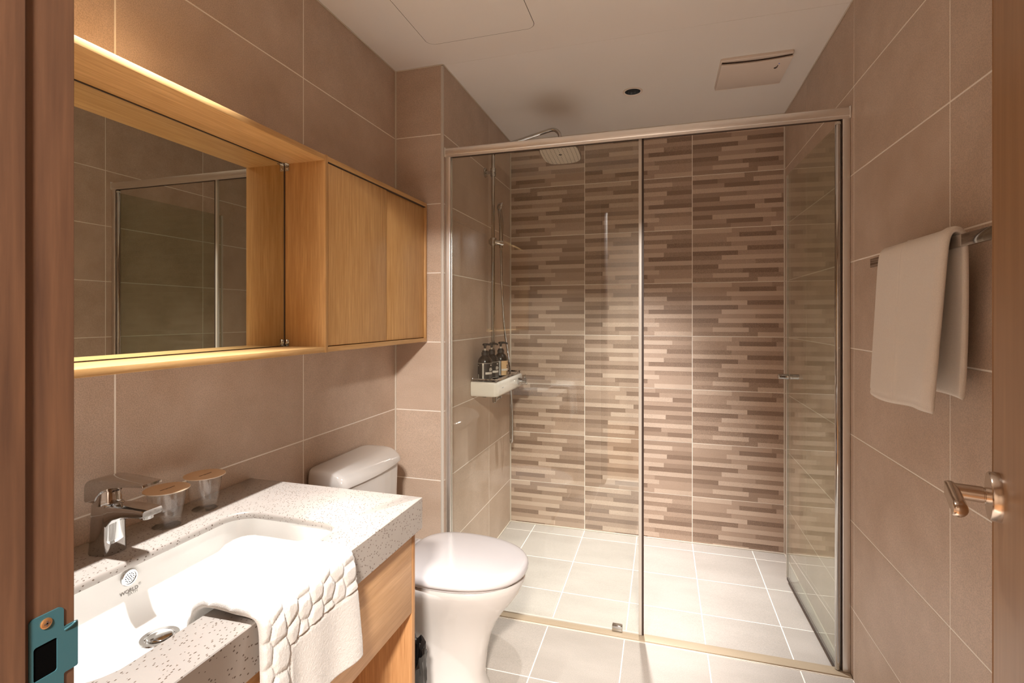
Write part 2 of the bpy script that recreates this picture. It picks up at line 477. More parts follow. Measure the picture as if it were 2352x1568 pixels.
# ceiling with recesses for the two downlights
def plate_hole(rect, c, r, z0, z1, nseg=40):
    x0, x1, y0, y1 = rect
    angs = sorted([2*PI*i/nseg for i in range(nseg)]+[math.atan2(y-c[1], x-c[0]) % (2*PI) for x in (x0, x1) for y in (y0, y1)])
    out = ray_ring([(x0, y0), (x1, y0), (x1, y1), (x0, y1)], c, angs)
    inn = [(c[0]+r*math.cos(a), c[1]+r*math.sin(a)) for a in angs]
    rings = [[(x, y, z1) for x, y in out], [(x, y, z0) for x, y in out], [(x, y, z0) for x, y in inn], [(x, y, z1) for x, y in inn]]
    return bm_loft(rings, closed=True)
ce = struct(mk('ceiling', bm_box(XL-0.1, XR+0.1, 0.12, YB+0.1, ZC+0.07, ZC+0.12), M['ceiling']), 'glossy white panelled bathroom ceiling')
cp = plate_hole((XL-0.1, -0.5, 0.12, 2.0195), VANITY_POS, 0.0385, ZC, ZC+0.07); join(cp, plate_hole((-0.5, XR+0.1, 0.12, 2.0195), ROOM_POS, 0.0385, ZC, ZC+0.07))
bmesh.ops.remove_doubles(cp, verts=cp.verts, dist=1e-5)
mk('ceiling_panel', cp, M['ceiling'], ce)
mk('ceiling_panel', plate_hole((XL-0.1, XR+0.1, 2.0207, YB+0.1), SHOWER_POS, 0.0385, ZC, ZC+0.07), M['ceiling'], ce)
# sealant beads and corner trim
def bead(x0, x1, y0, y1, z0, z1, label):
    bead.n += 1
    struct(box('trim_%d' % bead.n, x0, x1, y0, y1, z0, z1, M['caulk'], bevel=0.0015), label)
bead.n = 2
bead(XC, XC+0.007, YB-0.007, YB, ZS, ZC, 'white sealant in the left back corner of the shower')
bead(XR-0.007, XR, YB-0.007, YB, ZS, ZC, 'white sealant in the right back corner of the shower')
bead(XL, XL+0.006, YC-0.006, YC, 0, ZC, 'white sealant where the left wall meets the pier')
bead(XC, XR, YB-0.006, YB, ZS, ZS+0.006, 'white sealant along the foot of the striped wall')
bead(XC, XC+0.006, 2.056, YB, ZS, ZS+0.006, 'white sealant along the foot of the left shower wall')
bead(XR-0.006, XR, 2.056, YB, ZS, ZS+0.006, 'white sealant along the foot of the right shower wall')
bead(XL, XL+0.004, YF, YC, ZC-0.004, ZC, 'pale sealant between left wall and ceiling')
bead(XR-0.004, XR, YF, YB, ZC-0.004, ZC, 'pale sealant between right wall and ceiling')
bead(XC, XC+0.004, YC, YB, ZC-0.004, ZC, 'pale sealant between left shower wall and ceiling')
bead(XC, XR, YB-0.004, YB, ZC-0.004, ZC, 'pale sealant between striped wall and ceiling')
bead(XL, XC, YC-0.004, YC, ZC-0.004, ZC, 'pale sealant between pier and ceiling')
struct(box('trim_20', XC-0.0125, XC+0.0005, YC-0.0008, YC+0.0105, 0, ZC-0.004, M['seal'], bevel=0.004, seg=3), 'pale vertical corner strip on the edge of the pier')

# hall behind the lens, seen only in reflections
hw_ = struct(mk('wall_hall', bm_box(-1.3, 0.1, -2.1, -2.0, 0, 2.4), M['white_wall']), 'taupe wall behind the lens')
b = bm_box(1.2, 1.3, -2.1, -2.0, 0, 2.4); bm_box(0.1, 1.2, -2.1, -2.0, 0, 0.8, bm=b); bm_box(0.1, 1.2, -2.1, -2.0, 2.2, 2.4, bm=b)
struct(mk('wall_hall_window', b, M['white_wall']), 'taupe wall around the added fill window behind the lens')
wn = struct(thing('fill_window_1', 'added window for fill light, unseen behind the lens', 'x', (0.65, -2.05, 0.8))); del wn['category']  # unseen window, added to let fill light in from behind
b = bm_box(0.1, 0.14, -2.09, -2.02, 0.8, 2.2); bm_box(1.16, 1.2, -2.09, -2.02, 0.8, 2.2, bm=b); bm_box(0.14, 1.16, -2.09, -2.02, 0.8, 0.84, bm=b); bm_box(0.14, 1.16, -2.09, -2.02, 2.16, 2.2, bm=b); bm_box(0.63, 0.67, -2.09, -2.02, 0.84, 2.16, bm=b)
mk('fill_window_frame', b, M['white_wall'], wn)
for xa, xb_ in ((0.14, 0.63), (0.67, 1.16)): box('pane', xa, xb_, -2.06, -2.054, 0.84, 2.16, M['glass'], wn)
dl = bpy.data.lights.new('daylight_fill', 'AREA'); dl.shape = 'RECTANGLE'; dl.size = 1.1; dl.size_y = 1.4; dl.energy = DAY_FILL_W; dl.color = (0.96, 0.98, 1.0)  # added area light, lifts the ambient level through the doorway
do = bpy.data.objects.new('daylight_fill', dl); COL.objects.link(do); do.location = (0.65, -2.13, 1.5); do.rotation_euler = (PI/2, 0, PI)
struct(box('wall_hall_left', -1.4, -1.3, -2.1, 0.12, 0, 2.4, M['white_wall']), 'taupe hall wall on the left')
struct(box('wall_hall_right', 1.3, 1.4, -2.1, 0.12, 0, 2.4, M['white_wall']), 'taupe hall wall on the right')
struct(box('wall_hall_front', -1.3, JX-0.03, 0.08, 0.12, 0, 2.4, M['white_wall']), 'taupe hall wall beside the doorway')
struct(box('wall_hall_front_right', DX1+0.03, 1.3, 0.08, 0.12, 0, 2.4, M['white_wall']), 'taupe hall wall on the hinge side')
struct(box('wall_hall_front_top', JX-0.03, DX1+0.03, 0.08, 0.12, DOORH+0.03, 2.4, M['white_wall']), 'taupe hall wall over the doorway')
struct(box('floor_hall', -1.4, 1.4, -2.1, 0.12, -0.1, 0.0, M['hall_floor']), 'wooden hall floor')
struct(box('ceiling_hall', -1.4, 1.4, -2.1, 0.12, 2.4, 2.5, M['white_wall']), 'taupe hall ceiling')

# ------------------------------------------------------------------ lamps
def downlight(pos, watts, label, size=84, blend=0.55):
    x, y = pos
    t = thing('downlight', label, 'ceiling light', (x, y, ZC), group='recessed downlights')
    b = bm_lathe([(0.037, 0.0005), (0.0475, -0.0005), (0.0475, -0.0025), (0.046, -0.004), (0.0385, -0.004), (0.037, -0.002)], 48, (x, y, ZC), cap=False)
    bmesh.ops.holes_fill(b, edges=[e for e in b.edges if e.is_boundary], sides=0) if False else None
    mk('trim_ring', b, M['fanwhite'], t, 40)
    rings = []
    for r, h in ((0.0372, -0.001), (0.036, 0.012), (0.031, 0.03), (0.022, 0.05)):
        rings.append([(x+r*(1+0.03*(k % 2))*math.cos(2*PI*k/36), y+r*(1+0.03*(k % 2))*math.sin(2*PI*k/36), ZC+h) for k in range(36)])
    mk('reflector', bm_loft(rings, False, False), M['reflector'], t)
    lathe('lamp', [(0.0215, 0.05), (0.018, 0.046), (0.0005, 0.044)], M['lampglow'], t, 24, (x, y, ZC))
    ld = bpy.data.lights.new('downlight_bulb', 'SPOT'); ld.energy = watts; ld.color = LAMP_COL
    ld.spot_size = math.radians(size); ld.spot_blend = blend; ld.shadow_soft_size = 0.02
    lo = bpy.data.objects.new('downlight_bulb', ld); COL.objects.link(lo); lo.parent = t; lo.location = (0, 0, -0.006)
    return t
downlight(SHOWER_POS, SHOWER_W, 'round recessed downlight in the ceiling inside the shower', 57, 1.0)
downlight(VANITY_POS, VANITY_W, 'round recessed downlight in the ceiling over the washbasin', 60, 1.0)
downlight(ROOM_POS, ROOM_W, 'round recessed downlight in the middle of the bathroom ceiling', 66, 1.0)
hl = thing('hall_fill_lamp', 'added round white fill lamp, unseen in the hall behind the lens', 'ceiling light', (0.2, -1.0, 2.4))  # added lamp, gives fill from behind the lens
lathe('fill_lamp_base', [(0.15, 0), (0.15, -0.02), (0.14, -0.03)], M['fanwhite'], hl, 40, (0.2, -1.0, 2.4))
lathe('fill_lamp_shade', [(0.138, -0.03), (0.13, -0.05), (0.09, -0.062), (0.001, -0.066)], M['lampglow'], hl, 40, (0.2, -1.0, 2.4))
ld = bpy.data.lights.new('hall_fill_bulb', 'AREA'); ld.shape = 'DISK'; ld.size = 0.26; ld.energy = HALL_FILL_W; ld.color = (1.0, 0.93, 0.86)
lo = bpy.data.objects.new('hall_fill_bulb', ld); COL.objects.link(lo); lo.parent = hl; lo.location = (0, 0, -0.07)

# ------------------------------------------------------------------ door and jamb
jb = struct(thing('door_frame_1', 'brown wooden door jamb at the left edge of the photo', 'x', (JX, 0.19, 0)))
del jb['category']
box('jamb', JX-0.03, JX, 0.10, 0.2655, 0, DOORH, M['jamb'], jb, 0.0012)
box('jamb_stop', JX, JX+0.004, 0.10, 0.2335, 0, DOORH, M['jamb'], jb, 0.001)
box('head', JX-0.03, DX1+0.03, 0.10, 0.2655, DOORH, DOORH+0.03, M['jamb'], jb, 0.001)
box('jamb', DX1, DX1+0.03, 0.10, 0.2655, 0, DOORH, M['jamb'], jb, 0.001)
# strike plate with blue film: plate with a hole, lip past the edge, screws
sp_t = 0.0012; zc = 1.0105
def yz_plate(outer, inner, x0, x1):
    c = ((min(p[0] for p in inner)+max(p[0] for p in inner))/2, (min(p[1] for p in inner)+max(p[1] for p in inner))/2)
    angs = sorted(set([round(math.atan2(p[1]-c[1], p[0]-c[0]) % (2*PI), 6) for p in outer+inner]))
    o2, i2 = ray_ring(outer, c, angs), ray_ring(inner, c, angs)
    return bm_loft([[(x0, y, z) for y, z in o2], [(x1, y, z) for y, z in o2], [(x1, y, z) for y, z in i2], [(x0, y, z) for y, z in i2]], closed=True)
outer = fillet([(0.2368, zc-0.032), (0.2576, zc-0.032), (0.2576, zc-0.0165), (0.2668, zc-0.0165), (0.2668, zc+0.0165), (0.2576, zc+0.0165), (0.2576, zc+0.032), (0.2368, zc+0.032)],
               [.002, .003, .001, .001, .001, .001, .003, .002], 4)
inner = fillet([(0.2392, zc-0.0118), (0.2535, zc-0.0118), (0.2535, zc+0.0118), (0.2392, zc+0.0118)], .0015, 3)
pl = mk('strike_plate', yz_plate(outer, inner, JX, JX+sp_t), M['film'], jb); pl['label'] = 'strike plate wrapped in blue protective film'
box('latch_hole', JX-0.012, JX+0.0004, 0.2393, 0.2534, zc-0.0117, zc+0.0117, M['black'], pl)
mk('lip_film', bm_tube(catmull([(JX+0.0012, 0.258, zc+0.014), (JX+0.0022, 0.262, zc+0.0155), (JX+0.0014, 0.2655, zc+0.0162), (JX-0.001, 0.2675, zc+0.012), (JX-0.002, 0.2678, zc-0.012)], 5), 0.0007, 6), M['film'], pl, 50)
for dz in (0.0255, -0.0255):
    s_ = lathe('screw', [(0.0036, 0), (0.0036, 0.0012), (0.0028, 0.0017)], M['screw'], pl, 20, (JX+0.0008, 0.2465, zc+dz), 'x')
    b = bm_box(JX+0.0018, JX+0.0027, 0.2446, 0.2484, zc+dz-0.0005, zc+dz+0.0005); bm_box(JX+0.0018, JX+0.0027, 0.246, 0.247, zc+dz-0.0019, zc+dz+0.0019, bm=b)
    mk('screw_slot', b, M['ink'], pl)

DA = math.radians(19.0)                          # door leaf, swung past square
tip = Vector((0.4376, 0.860)); dv = Vector((-math.sin(DA), -math.cos(DA))); nv = Vector((-math.cos(DA), math.sin(DA)))
DL = 0.65
hinge = tip+dv*DL
door = struct(thing('door_1', 'open brown wooden bathroom door at the right edge', 'x', (tip.x, tip.y, 0), world=False)); del door['category']
# local frame of the leaf: +y towards the hinge, -x out of the visible face
door.rotation_euler = (0, 0, math.atan2(dv.y, dv.x)-PI/2)
def fx(a): return a                              # after the rotation local +y = dv, local +x = dv rotated by -90 deg
sgn = 1.0 if Vector((dv.y, -dv.x)).dot(nv) > 0 else -1.0      # sign of local x that points out of the visible face
leaf_bm = bm_box(0, -0.036*sgn, 0, DL, 0.008, DOORH-0.005, 0.0012)
mk('leaf', leaf_bm, M['leaf'], door, 35)
hz = 1.013; hy = 0.043
hd = lathe('handle_rose', [(0.0318, 0), (0.0318, 0.009*sgn), (0.0306, 0.0108*sgn), (0.001, 0.0108*sgn)], M['brushed'], door, 48, (0, hy, hz), 'x')
lathe('handle_neck', [(0.0106, 0.010*sgn), (0.0106, 0.014*sgn), (0.0098, 0.0145*sgn), (0.0098, 0.0155*sgn), (0.0106, 0.016*sgn), (0.0106, 0.047*sgn)], M['brushed'], door, 32, (0, hy, hz), 'x')
lv = bmesh.new(); rings = []
for yy, rr in ((-0.011, 0.0096), (-0.0095, 0.0106), (0.0, 0.0106), (0.03, 0.0106), (0.065, 0.0105), (0.083, 0.0104), (0.090, 0.0085), (0.093, 0.005), (0.0935, 0.001)):
    ring = []
    for k in range(28):
        a = 2*PI*k/28; cx_, cz_ = rr*math.cos(a), rr*math.sin(a)
        if cx_ > 0.0052: cx_ = 0.0052
        ring.append((sgn*(0.0495+cx_), hy+yy, hz+cz_))
    rings.append(ring)
mk('lever', bm_loft(rings), M['brushed'], door, 50)
box('latch_plate', -0.03*sgn, -0.006*sgn, -0.0008, 0.0006, hz-0.03, hz+0.03, M['brushed'], door)

# ------------------------------------------------------------------ mirror cabinet on the left wall
CX, CZ0, CZ1 = -0.982, 1.142, 1.741               # front plane, underside, top
CY0, CYD, CYE = 0.33, 1.312, 2.006                # left end, divider, right end
mc = thing('mirror_cabinet', 'oak mirror cabinet with two sliding doors hung on the left wall', 'cabinet', (XL, 1.17, CZ0))
TB = 0.016
box('top_board', XL+0.001, CX, CY0, CYE, CZ1-TB, CZ1, M['oak_y'], mc, 0.001)
box('bottom_board', XL+0.001, CX, CY0, CYE, CZ0, CZ0+TB, M['oak_y'], mc, 0.001)
box('side_panel', XL+0.001, CX, CY0, CY0+0.016, CZ0+TB, CZ1-TB, M['oak_z'], mc, 0.0008)
box('side_panel', XL+0.001, CX, CYE-0.012, CYE, CZ0+TB, CZ1-TB, M['oak_z'], mc, 0.0008)
box('divider', XL+0.001, CX+0.002, CYD, CYD+0.0125, CZ0-0.001, CZ1+0.001, M['oak_z'], mc, 0.0008)
box('back_panel', XL+0.001, XL+0.006, CY0+0.016, CYE-0.012, CZ0+TB, CZ1-TB, M['oak_z'], mc)
box('mirror', XL+0.006, XL+0.0115, CY0+0.017, CYD-0.001, CZ0+TB+0.0005, CZ1-TB-0.0005, M['mirror'], mc)
b = bm_box(XL+0.011, XL+0.0135, CY0+0.017, CYD-0.0005, CZ0+TB, CZ0+TB+0.0022); bm_box(XL+0.011, XL+0.0135, CY0+0.017, CYD-0.0005, CZ1-TB-0.0022, CZ1-TB, bm=b)
bm_box(XL+0.011, XL+0.0135, CYD-0.0022, CYD, CZ0+TB, CZ1-TB, bm=b); mk('mirror_edge', b, M['rubber'], mc)
CDM = 1.675
d1 = box('door', CX-0.020, CX-0.003, CYD+0.0145, CDM, CZ0+TB+0.0025, CZ1-TB-0.004, M['oak_z'], mc, 0.001)
d2 = box('door', CX-0.0245, CX-0.0075, CDM+0.001, CYE-0.0135, CZ0+TB+0.0025, CZ1-TB-0.004, M['oak_z'], mc, 0.001)
box('door_track', CX-0.045, CX-0.001, CYD+0.013, CYE-0.012, CZ1-TB-0.0032, CZ1-TB-0.0002, M['rubber'], mc)
for zz, s in ((CZ1-TB, -1), (CZ0+TB, 1)):            # metal corner clips holding the mirror
    b = bm_box(XL+0.0136, XL+0.028, CYD-0.0016, CYD-0.0004, zz+s*0.001, zz+s*0.021, 0.0004)
    for f in b.faces: pass
    bm_box(XL+0.0136, XL+0.028, CYD-0.014, CYD-0.0004, zz+s*0.0005, zz+s*0.0017, 0.0004, bm=b)
    c = mk('mirror_clip', b, M['chrome'], mc, 35)
    lathe('clip_screw', [(0.003, 0), (0.003, -0.0012), (0.001, -0.0016)], M['brushed'], c, 16, (XL+0.021, CYD-0.0016, zz+s*0.014), 'y')

# ------------------------------------------------------------------ vanity: cabinet, counter, basin, tap
CTZ, CTX, CTY1 = 0.785, -0.594, 1.187
vc = thing('vanity_cabinet', 'pale oak vanity unit with open shelf under the speckled counter', 'cabinet', (-0.87, 0.73, 0))
VX = -0.612
box('side_panel', XL+0.004, VX-0.0005, 1.1655, 1.1825, 0.0, 0.704, M['oakpale_z'], vc, 0.0008)
box('side_panel', XL+0.004, VX-0.0005, YF+0.004, YF+0.021, 0.0, 0.704, M['oakpale_z'], vc, 0.0008)
box('drawer_front', VX-0.018, VX, YF+0.0225, 1.164, 0.497, 0.7035, M['oakpale_y'], vc, 0.001)
box('apron_bottom', XL+0.03, VX-0.019, YF+0.022, 1.165, 0.497, 0.513, M['oakpale_y'], vc)
box('shelf', XL+0.004, VX-0.004, YF+0.022, 1.165, 0.12, 0.138, M['oakpale_y'], vc, 0.0008)
box('plinth', XL+0.06, VX-0.03, YF+0.022, 1.165, 0.0, 0.12, M['oakpale_y'], vc)
box('back_panel', XL+0.004, XL+0.012, YF+0.022, 1.165, 0.138, 0.497, M['oakpale_z'], vc)

HX0, HX1, HY0, HY1 = -0.975, -0.690, 0.452, 0.984    # basin opening
hc = ((HX0+HX1)/2, (HY0+HY1)/2)
o_rect = [(XL+0.002, YF+0.002), (CTX, YF+0.002), (CTX, CTY1), (XL+0.002, CTY1)]
angs = sorted([2*PI*i/120 for i in range(120)]+[math.atan2(y-hc[1], x-hc[0]) % (2*PI) for x, y in o_rect])
def inset(d): return [(XL+0.002+d, YF+0.002+d), (CTX-d, YF+0.002+d), (CTX-d, CTY1-d), (XL+0.002+d, CTY1-d)]
def hole(d): return rrect(HX0-d, HX1+d, HY0-d, HY1+d, 0.045+d, 10)
RR = lambda poly, z: [(x, y, z) for x, y in ray_ring(poly, hc, angs)]
rings = [RR(hole(0.001), CTZ-0.016), RR(hole(0), CTZ-0.0145), RR(hole(0), CTZ-0.006), RR(hole(0.0015), CTZ-0.0025), RR(hole(0.005), CTZ),
         RR(inset(0.0015), CTZ), RR(inset(0), CTZ-0.0015), RR(inset(0), CTZ-0.079), RR(inset(0.0012), CTZ-0.080), RR(inset(0.0195), CTZ-0.080), RR(inset(0.02), CTZ-0.016)]
ct = tag(mk('countertop', bm_loft(rings, closed=True), M['quartz'], None, 40), 'pale speckled quartz countertop with cut-out for the basin', 'countertop')

sk = thing('washbasin', 'white ceramic undermount washbasin in the speckled counter', 'sink', (hc[0], hc[1], 0.64))
spec = [(0.7688, -0.992, -0.676, 0.436, 1.000, .05), (0.755, -0.9905, -0.677, 0.438, 0.998, .05), (0.72, -0.984, -0.682, 0.446, 0.990, .055), (0.690, -0.976, -0.692, 0.462, 0.972, .06),
        (0.670, -0.966, -0.710, 0.492, 0.935, .065), (0.6585, -0.953, -0.742, 0.54, 0.885, .065), (0.6535, -0.944, -0.785, 0.60, 0.83, .06), (0.652, -0.936, -0.86, 0.68, 0.756, .035)]
ri = [[(x, y, z) for x, y in rrect(a, b_, c, d, r, 8)] for z, a, b_, c, d, r in spec]
ro = [[(x, y, z-(0.0 if k == 0 else 0.009)) for x, y in rrect(a-0.012, b_+0.012, c-0.012, d+0.012, r+.012, 8)] for k, (z, a, b_, c, d, r) in enumerate(spec)]
mk('bowl', bm_loft(list(reversed(ro))+ri), M['basin'], sk, 60)
oc = (-0.9885, 0.728, 0.7465)
ov = lathe('overflow_ring', [(0.0158, 0.0), (0.0158, 0.002), (0.0145, 0.0034), (0.0118, 0.0034), (0.0112, 0.002), (0.001, 0.002)], M['chrome'], sk, 40, oc, 'x')
hb = bmesh.new()
for ring, cnt in ((0.0, 1), (0.0038, 6), (0.0078, 12)):
    for k in range(cnt):
        a = 2*PI*k/cnt
        bm_lathe([(0.00085, 0.0), (0.00085, 0.0006)], 8, (oc[0]+0.0018, oc[1]+ring*math.cos(a), oc[2]+ring*math.sin(a)), 'x', bm=hb)
hh = mk('overflow_holes', hb, M['black'], ov); hh['kind'] = 'stuff'
put_text('WORLD', 0.0095, (-0.9838, 0.725, 0.7225), (0, 1, 0), (-0.12, 0, 1), M['greyink'], sk)
put_text('BATH', 0.0075, (-0.9828, 0.731, 0.7165), (0, 1, 0), (-0.12, 0, 1), M['paleink'], sk)
lathe('overflow_emblem', [(0.0022, 0), (0.0022, 0.0004)], M['paleink'], sk, 16, (-0.9846, 0.7465, 0.7262), 'x')
dr = lathe('drain_ring', [(0.033, -0.003), (0.033, 0.0015), (0.0315, 0.003), (0.024, 0.0028), (0.0225, 0.0008), (0.001, 0.0008)], M['chrome'], sk, 48, (-0.898, 0.718, 0.6525))
lathe('drain_plug', [(0.0205, 0.0008), (0.0205, 0.004), (0.0185, 0.0055), (0.001, 0.0062)], M['chrome'], dr, 40, (-0.898, 0.718, 0.6525))

# single-lever tap
tx, ty, tz = -1.055, 0.736, CTZ
tp = thing('basin_tap', 'chrome single-lever basin tap on the speckled counter', 'faucet', (tx, ty, tz), world=False)
rings = []
for z, dx0, dx1, hw in ((0.0, -.029, .027, .0265), (0.0015, -.030, .028, .0275), (0.03, -.0285, .0265, .026), (0.075, -.027, .026, .0245), (0.0955, -.0265, .027, .0238), (0.0985, -.0245, .025, .0215)):
    rings.append([(x, y, z) for x, y in fillet([(dx0, -hw), (dx1, -hw*0.82), (dx1, hw*0.82), (dx0, hw)], [.016, .012, .012, .016], 7)])
mk('body', bm_loft(rings), M['chrome'], tp, 50)
rings = []
for x, zb, zt, hw in ((0.0, .048, .094, .0205), (0.02, .056, .0955, .0205), (0.035, .071, .0975, .0208), (0.06, .0785, .0985, .0208), (0.09, .0815, .0985, .0205), (0.111, .083, .0975, .020), (0.1165, .084, .0965, .0195)):
    rings.append([(x, y, z) for y, z in fillet([(-hw, zb), (hw, zb), (hw, zt), (-hw, zt)], 0.0035, 4)])
mk('spout', bm_loft(rings), M['chrome'], tp, 40)
lathe('aerator', [(0.011, 0.0835), (0.011, 0.0775), (0.0095, 0.0765), (0.0095, 0.0785), (0.001, 0.0785)], M['chrome'], tp, 32, (0.102, 0, 0))
lathe('cartridge_dome', [(0.0235, 0.096), (0.0235, 0.103), (0.0215, 0.118), (0.0175, 0.130), (0.010, 0.137)], M['chrome'], tp, 40, (-0.002, 0, 0))
side = catmull([(-.030, .101), (-.0305, .118), (-.029, .134), (-.018, .1455), (0.006, .1500), (0.045, .1502), (0.085, .1490), (0.1165, .1474)], 4)
low = catmull([(0.1175, .1430), (0.09, .1415), (0.060, .1385), (0.036, .1345), (0.016, .1265), (0.003, .115), (-.004, .1025), (-.016, .1010)], 4)
prof = [(p.x, p.y) for p in [Vector((a[0], a[1])) for a in side]]+[(p.x, p.y) for p in [Vector((a[0], a[1])) for a in low]]
rings = []
for yy, sc in ((-1.0, .90), (-.93, .985), (0, 1.0), (.93, .985), (1.0, .90)):
    cxm, czm = 0.04, 0.134
    rings.append([(cxm+(x-cxm)*(1-(1-sc)*0.12), yy*(0.0245 if x < 0.02 else 0.0245-0.0055*min(1, (x-0.02)/0.11)), czm+(z-czm)*sc) for x, z in prof])
mk('lever', bm_loft(rings), M['chrome'], tp, 45)
box('temperature_mark', 0.0235, 0.0262, -0.003, 0.003, 0.122, 0.1245, M['ink'], tp)

# ------------------------------------------------------------------ tumblers with paper lids
def tumbler(label, loc):
    t = thing('tumbler', label, 'glass', loc, random.uniform(-.3, .3)*0, 'tumblers behind the basin', world=False)
    lathe('glass', [(0.001, 0.0), (0.027, 0.0), (0.0292, 0.002), (0.0305, 0.02), (0.0375, 0.079), (0.0368, 0.0805), (0.0354, 0.079), (0.0286, 0.022), (0.0265, 0.0135), (0.001, 0.0115)], M['clear'], t, 48, cap=False)
    ld_ = lathe('paper_lid', [(0.001, 0.0810), (0.0445, 0.0810), (0.0447, 0.0818), (0.0443, 0.0824), (0.001, 0.0824)], M['kraft'], t, 64)
    lathe('lid_rim', [(0.0442, 0.0806), (0.0451, 0.0808), (0.0451, 0.0815), (0.0444, 0.0812)], M['paperedge'], t, 64, cap=False)
    b = bmesh.new(); rnd = random.Random(5); y = -0.017           # two rows of print too small to read
    while y < 0.017:
        wd = rnd.uniform(0.0010, 0.0022); bm_box(0.0012-rnd.uniform(0, .0005), 0.0030+rnd.uniform(0, .0005), y, y+wd, 0.0823, 0.0827, bm=b); y += wd+0.0008
    y = -0.0065
    while y < 0.007:
        bm_box(0.0055, 0.0064, y, y+0.001, 0.0823, 0.0826, bm=b); y += 0.0022
    p = mk('lid_print', b, M['ink'], ld_); p['kind'] = 'stuff'
    return t
tumbler('clear glass tumbler under a kraft paper lid, next to the tap', (-1.060, 0.864, CTZ))
tumbler('clear glass tumbler under a kraft paper lid, farther from the tap', (-1.066, 0.967, CTZ))

# ------------------------------------------------------------------ cloth helper
def cloth(fn, nu, nv, thick, height=None, edge=0.012, size=(1, 1)):
    """closed pillow-edged sheet; fn(u, v) gives the middle surface for u, v in 0..1 arrays"""
    u, v = np.meshgrid(np.linspace(0, 1, nu), np.linspace(0, 1, nv), indexing='ij')
    P = fn(u, v)
    du = np.gradient(P, axis=0); dv_ = np.gradient(P, axis=1)
    N = np.cross(du, dv_); N /= np.linalg.norm(N, axis=2, keepdims=True)+1e-12
    def fall(t, L):
        d = np.minimum(t, 1-t)*L; x = np.clip(d/edge, 0, 1); return np.sqrt(np.clip(1-(1-x)**2, 0, 1))
    E = np.minimum(fall(u, size[0]), fall(v, size[1]))
    h = height(u, v) if height is not None else 0.0
    A = P+N*((thick/2)*E+h*E)[..., None]; B = P-N*((thick/2)*E)[..., None]
    verts = np.concatenate([A.reshape(-1, 3), B.reshape(-1, 3)]); nA = nu*nv
    idx = np.arange(nA).reshape(nu, nv)
    q = np.stack([idx[:-1, :-1], idx[1:, :-1], idx[1:, 1:], idx[:-1, 1:]], -1).reshape(-1, 4)
    faces = np.concatenate([q, q[:, ::-1]+nA])
    edge_i = np.concatenate([idx[0, :], idx[1:, -1], idx[-1, -2::-1], idx[-2:0:-1, 0]])
    return verts, faces, edge_i, nA
def cloth_obj(name, verts, faces, edge_i, nA, mat, parent=None):
    me = bpy.data.meshes.new(name); V = verts.copy()
    # weld the rim: the back sheet re-uses the rim vertices of the front sheet
    remap = np.arange(len(V)); remap[edge_i+nA] = edge_i
    used = np.ones(len(V), bool); used[edge_i+nA] = False
    new = np.cumsum(used)-1
    F = new[remap[faces]]
    me.from_pydata(V[used].tolist(), [], F.tolist()); me.update()
    me.materials.append(mat); me.polygons.foreach_set('use_smooth', [True]*len(me.polygons))
    o = bpy.data.objects.new(name, me); COL.objects.link(o)
    if parent is not None: o.parent = parent
    return o
def path_eval(pts):
    P = np.array(pts, float); seg = np.linalg.norm(np.diff(P, axis=0), axis=1); s = np.concatenate([[0], np.cumsum(seg)])
    def f(t): return np.stack([np.interp(t*s[-1], s, P[:, k]) for k in range(P.shape[1])], -1)
    return f, s[-1]

# pebble bath mat over the counter edge
mp_pts = catmull([(-0.716, 0, 0.715), (-0.714, 0, 0.745), (-0.709, 0, 0.775), (-0.694, 0, 0.7915), (-0.670, 0, 0.7945), (-0.630, 0, 0.7945), (-0.602, 0, 0.7955), (-0.588, 0, 0.7905), (-0.5825, 0, 0.776), (-0.581, 0, 0.745), (-0.580, 0, 0.70), (-0.579, 0, 0.64), (-0.5775, 0, 0.585)], 6)
mp_f, mp_L = path_eval([(p.x, p.z) for p in mp_pts])
MW = 0.238
def mat_fn(u, v):
    q = mp_f(u); x, z = q[..., 0].copy(), q[..., 1].copy()
    s = u*mp_L
    y = 0.622+v*MW
    y = y+0.022*np.clip((0.16-s)/0.16, 0, 1)*(v-0.2)*1.3            # spreads a little in the basin
    hang = np.clip((s-0.17)/0.2, 0, 1)
    y = y+hang*(0.012*(v-0.35))+0.004*np.sin(v*9)*hang
    x = x+hang*(0.006*np.sin(v*7.5+0.8)+0.004*np.sin(v*15))
    lift = np.exp(-((v)/0.10)**2)*np.exp(-((s-0.115)/0.05)**2)*0.006  # left edge rides up off the counter
    z = z+lift+0.0015*np.sin(v*11+s*30)*(1-hang)
    return np.stack([x, y, z], -1)
rs = np.random.RandomState(11); seeds = []
gs, gv = 0.041, 0.033
for i in range(-1, 15):
    for j in range(-1, 12):
        seeds.append(((i+0.5*(j % 2)+rs.uniform(-.18, .18))*gs, (j+rs.uniform(-.2, .2))*gv*0.95))
seeds = np.array(seeds)
S_EDGE = 0.175                                                     # arc length where the sheet leaves the counter
def mat_h(u, v):
    s, wv = u*mp_L, v*MW
    d = np.sort(np.sqrt(((s[..., None]-seeds[:, 0])*0.85)**2+((wv[..., None]-seeds[:, 1])*1.1)**2), axis=-1)
    f = d[..., 1]-d[..., 0]
    peb = 0.0056*np.clip(f/0.015, 0, 1)**0.55
    band = np.clip((S_EDGE+0.085-s)/0.0015, 0, 1); leftb = np.clip((0.050-wv)/0.0015, 0, 1)
    inpeb = np.maximum(band, leftb)
    gap = np.minimum(np.abs(s-(S_EDGE+0.0875))+(wv < 0.052)*1.0, np.abs(wv-0.052)+(s < S_EDGE+0.086)*1.0)
    flat = 0.0036*np.clip(gap/0.006, 0, 1)**0.55
    return np.where(inpeb > 0.5, peb, flat)+0.0007*rs.rand(*s.shape)
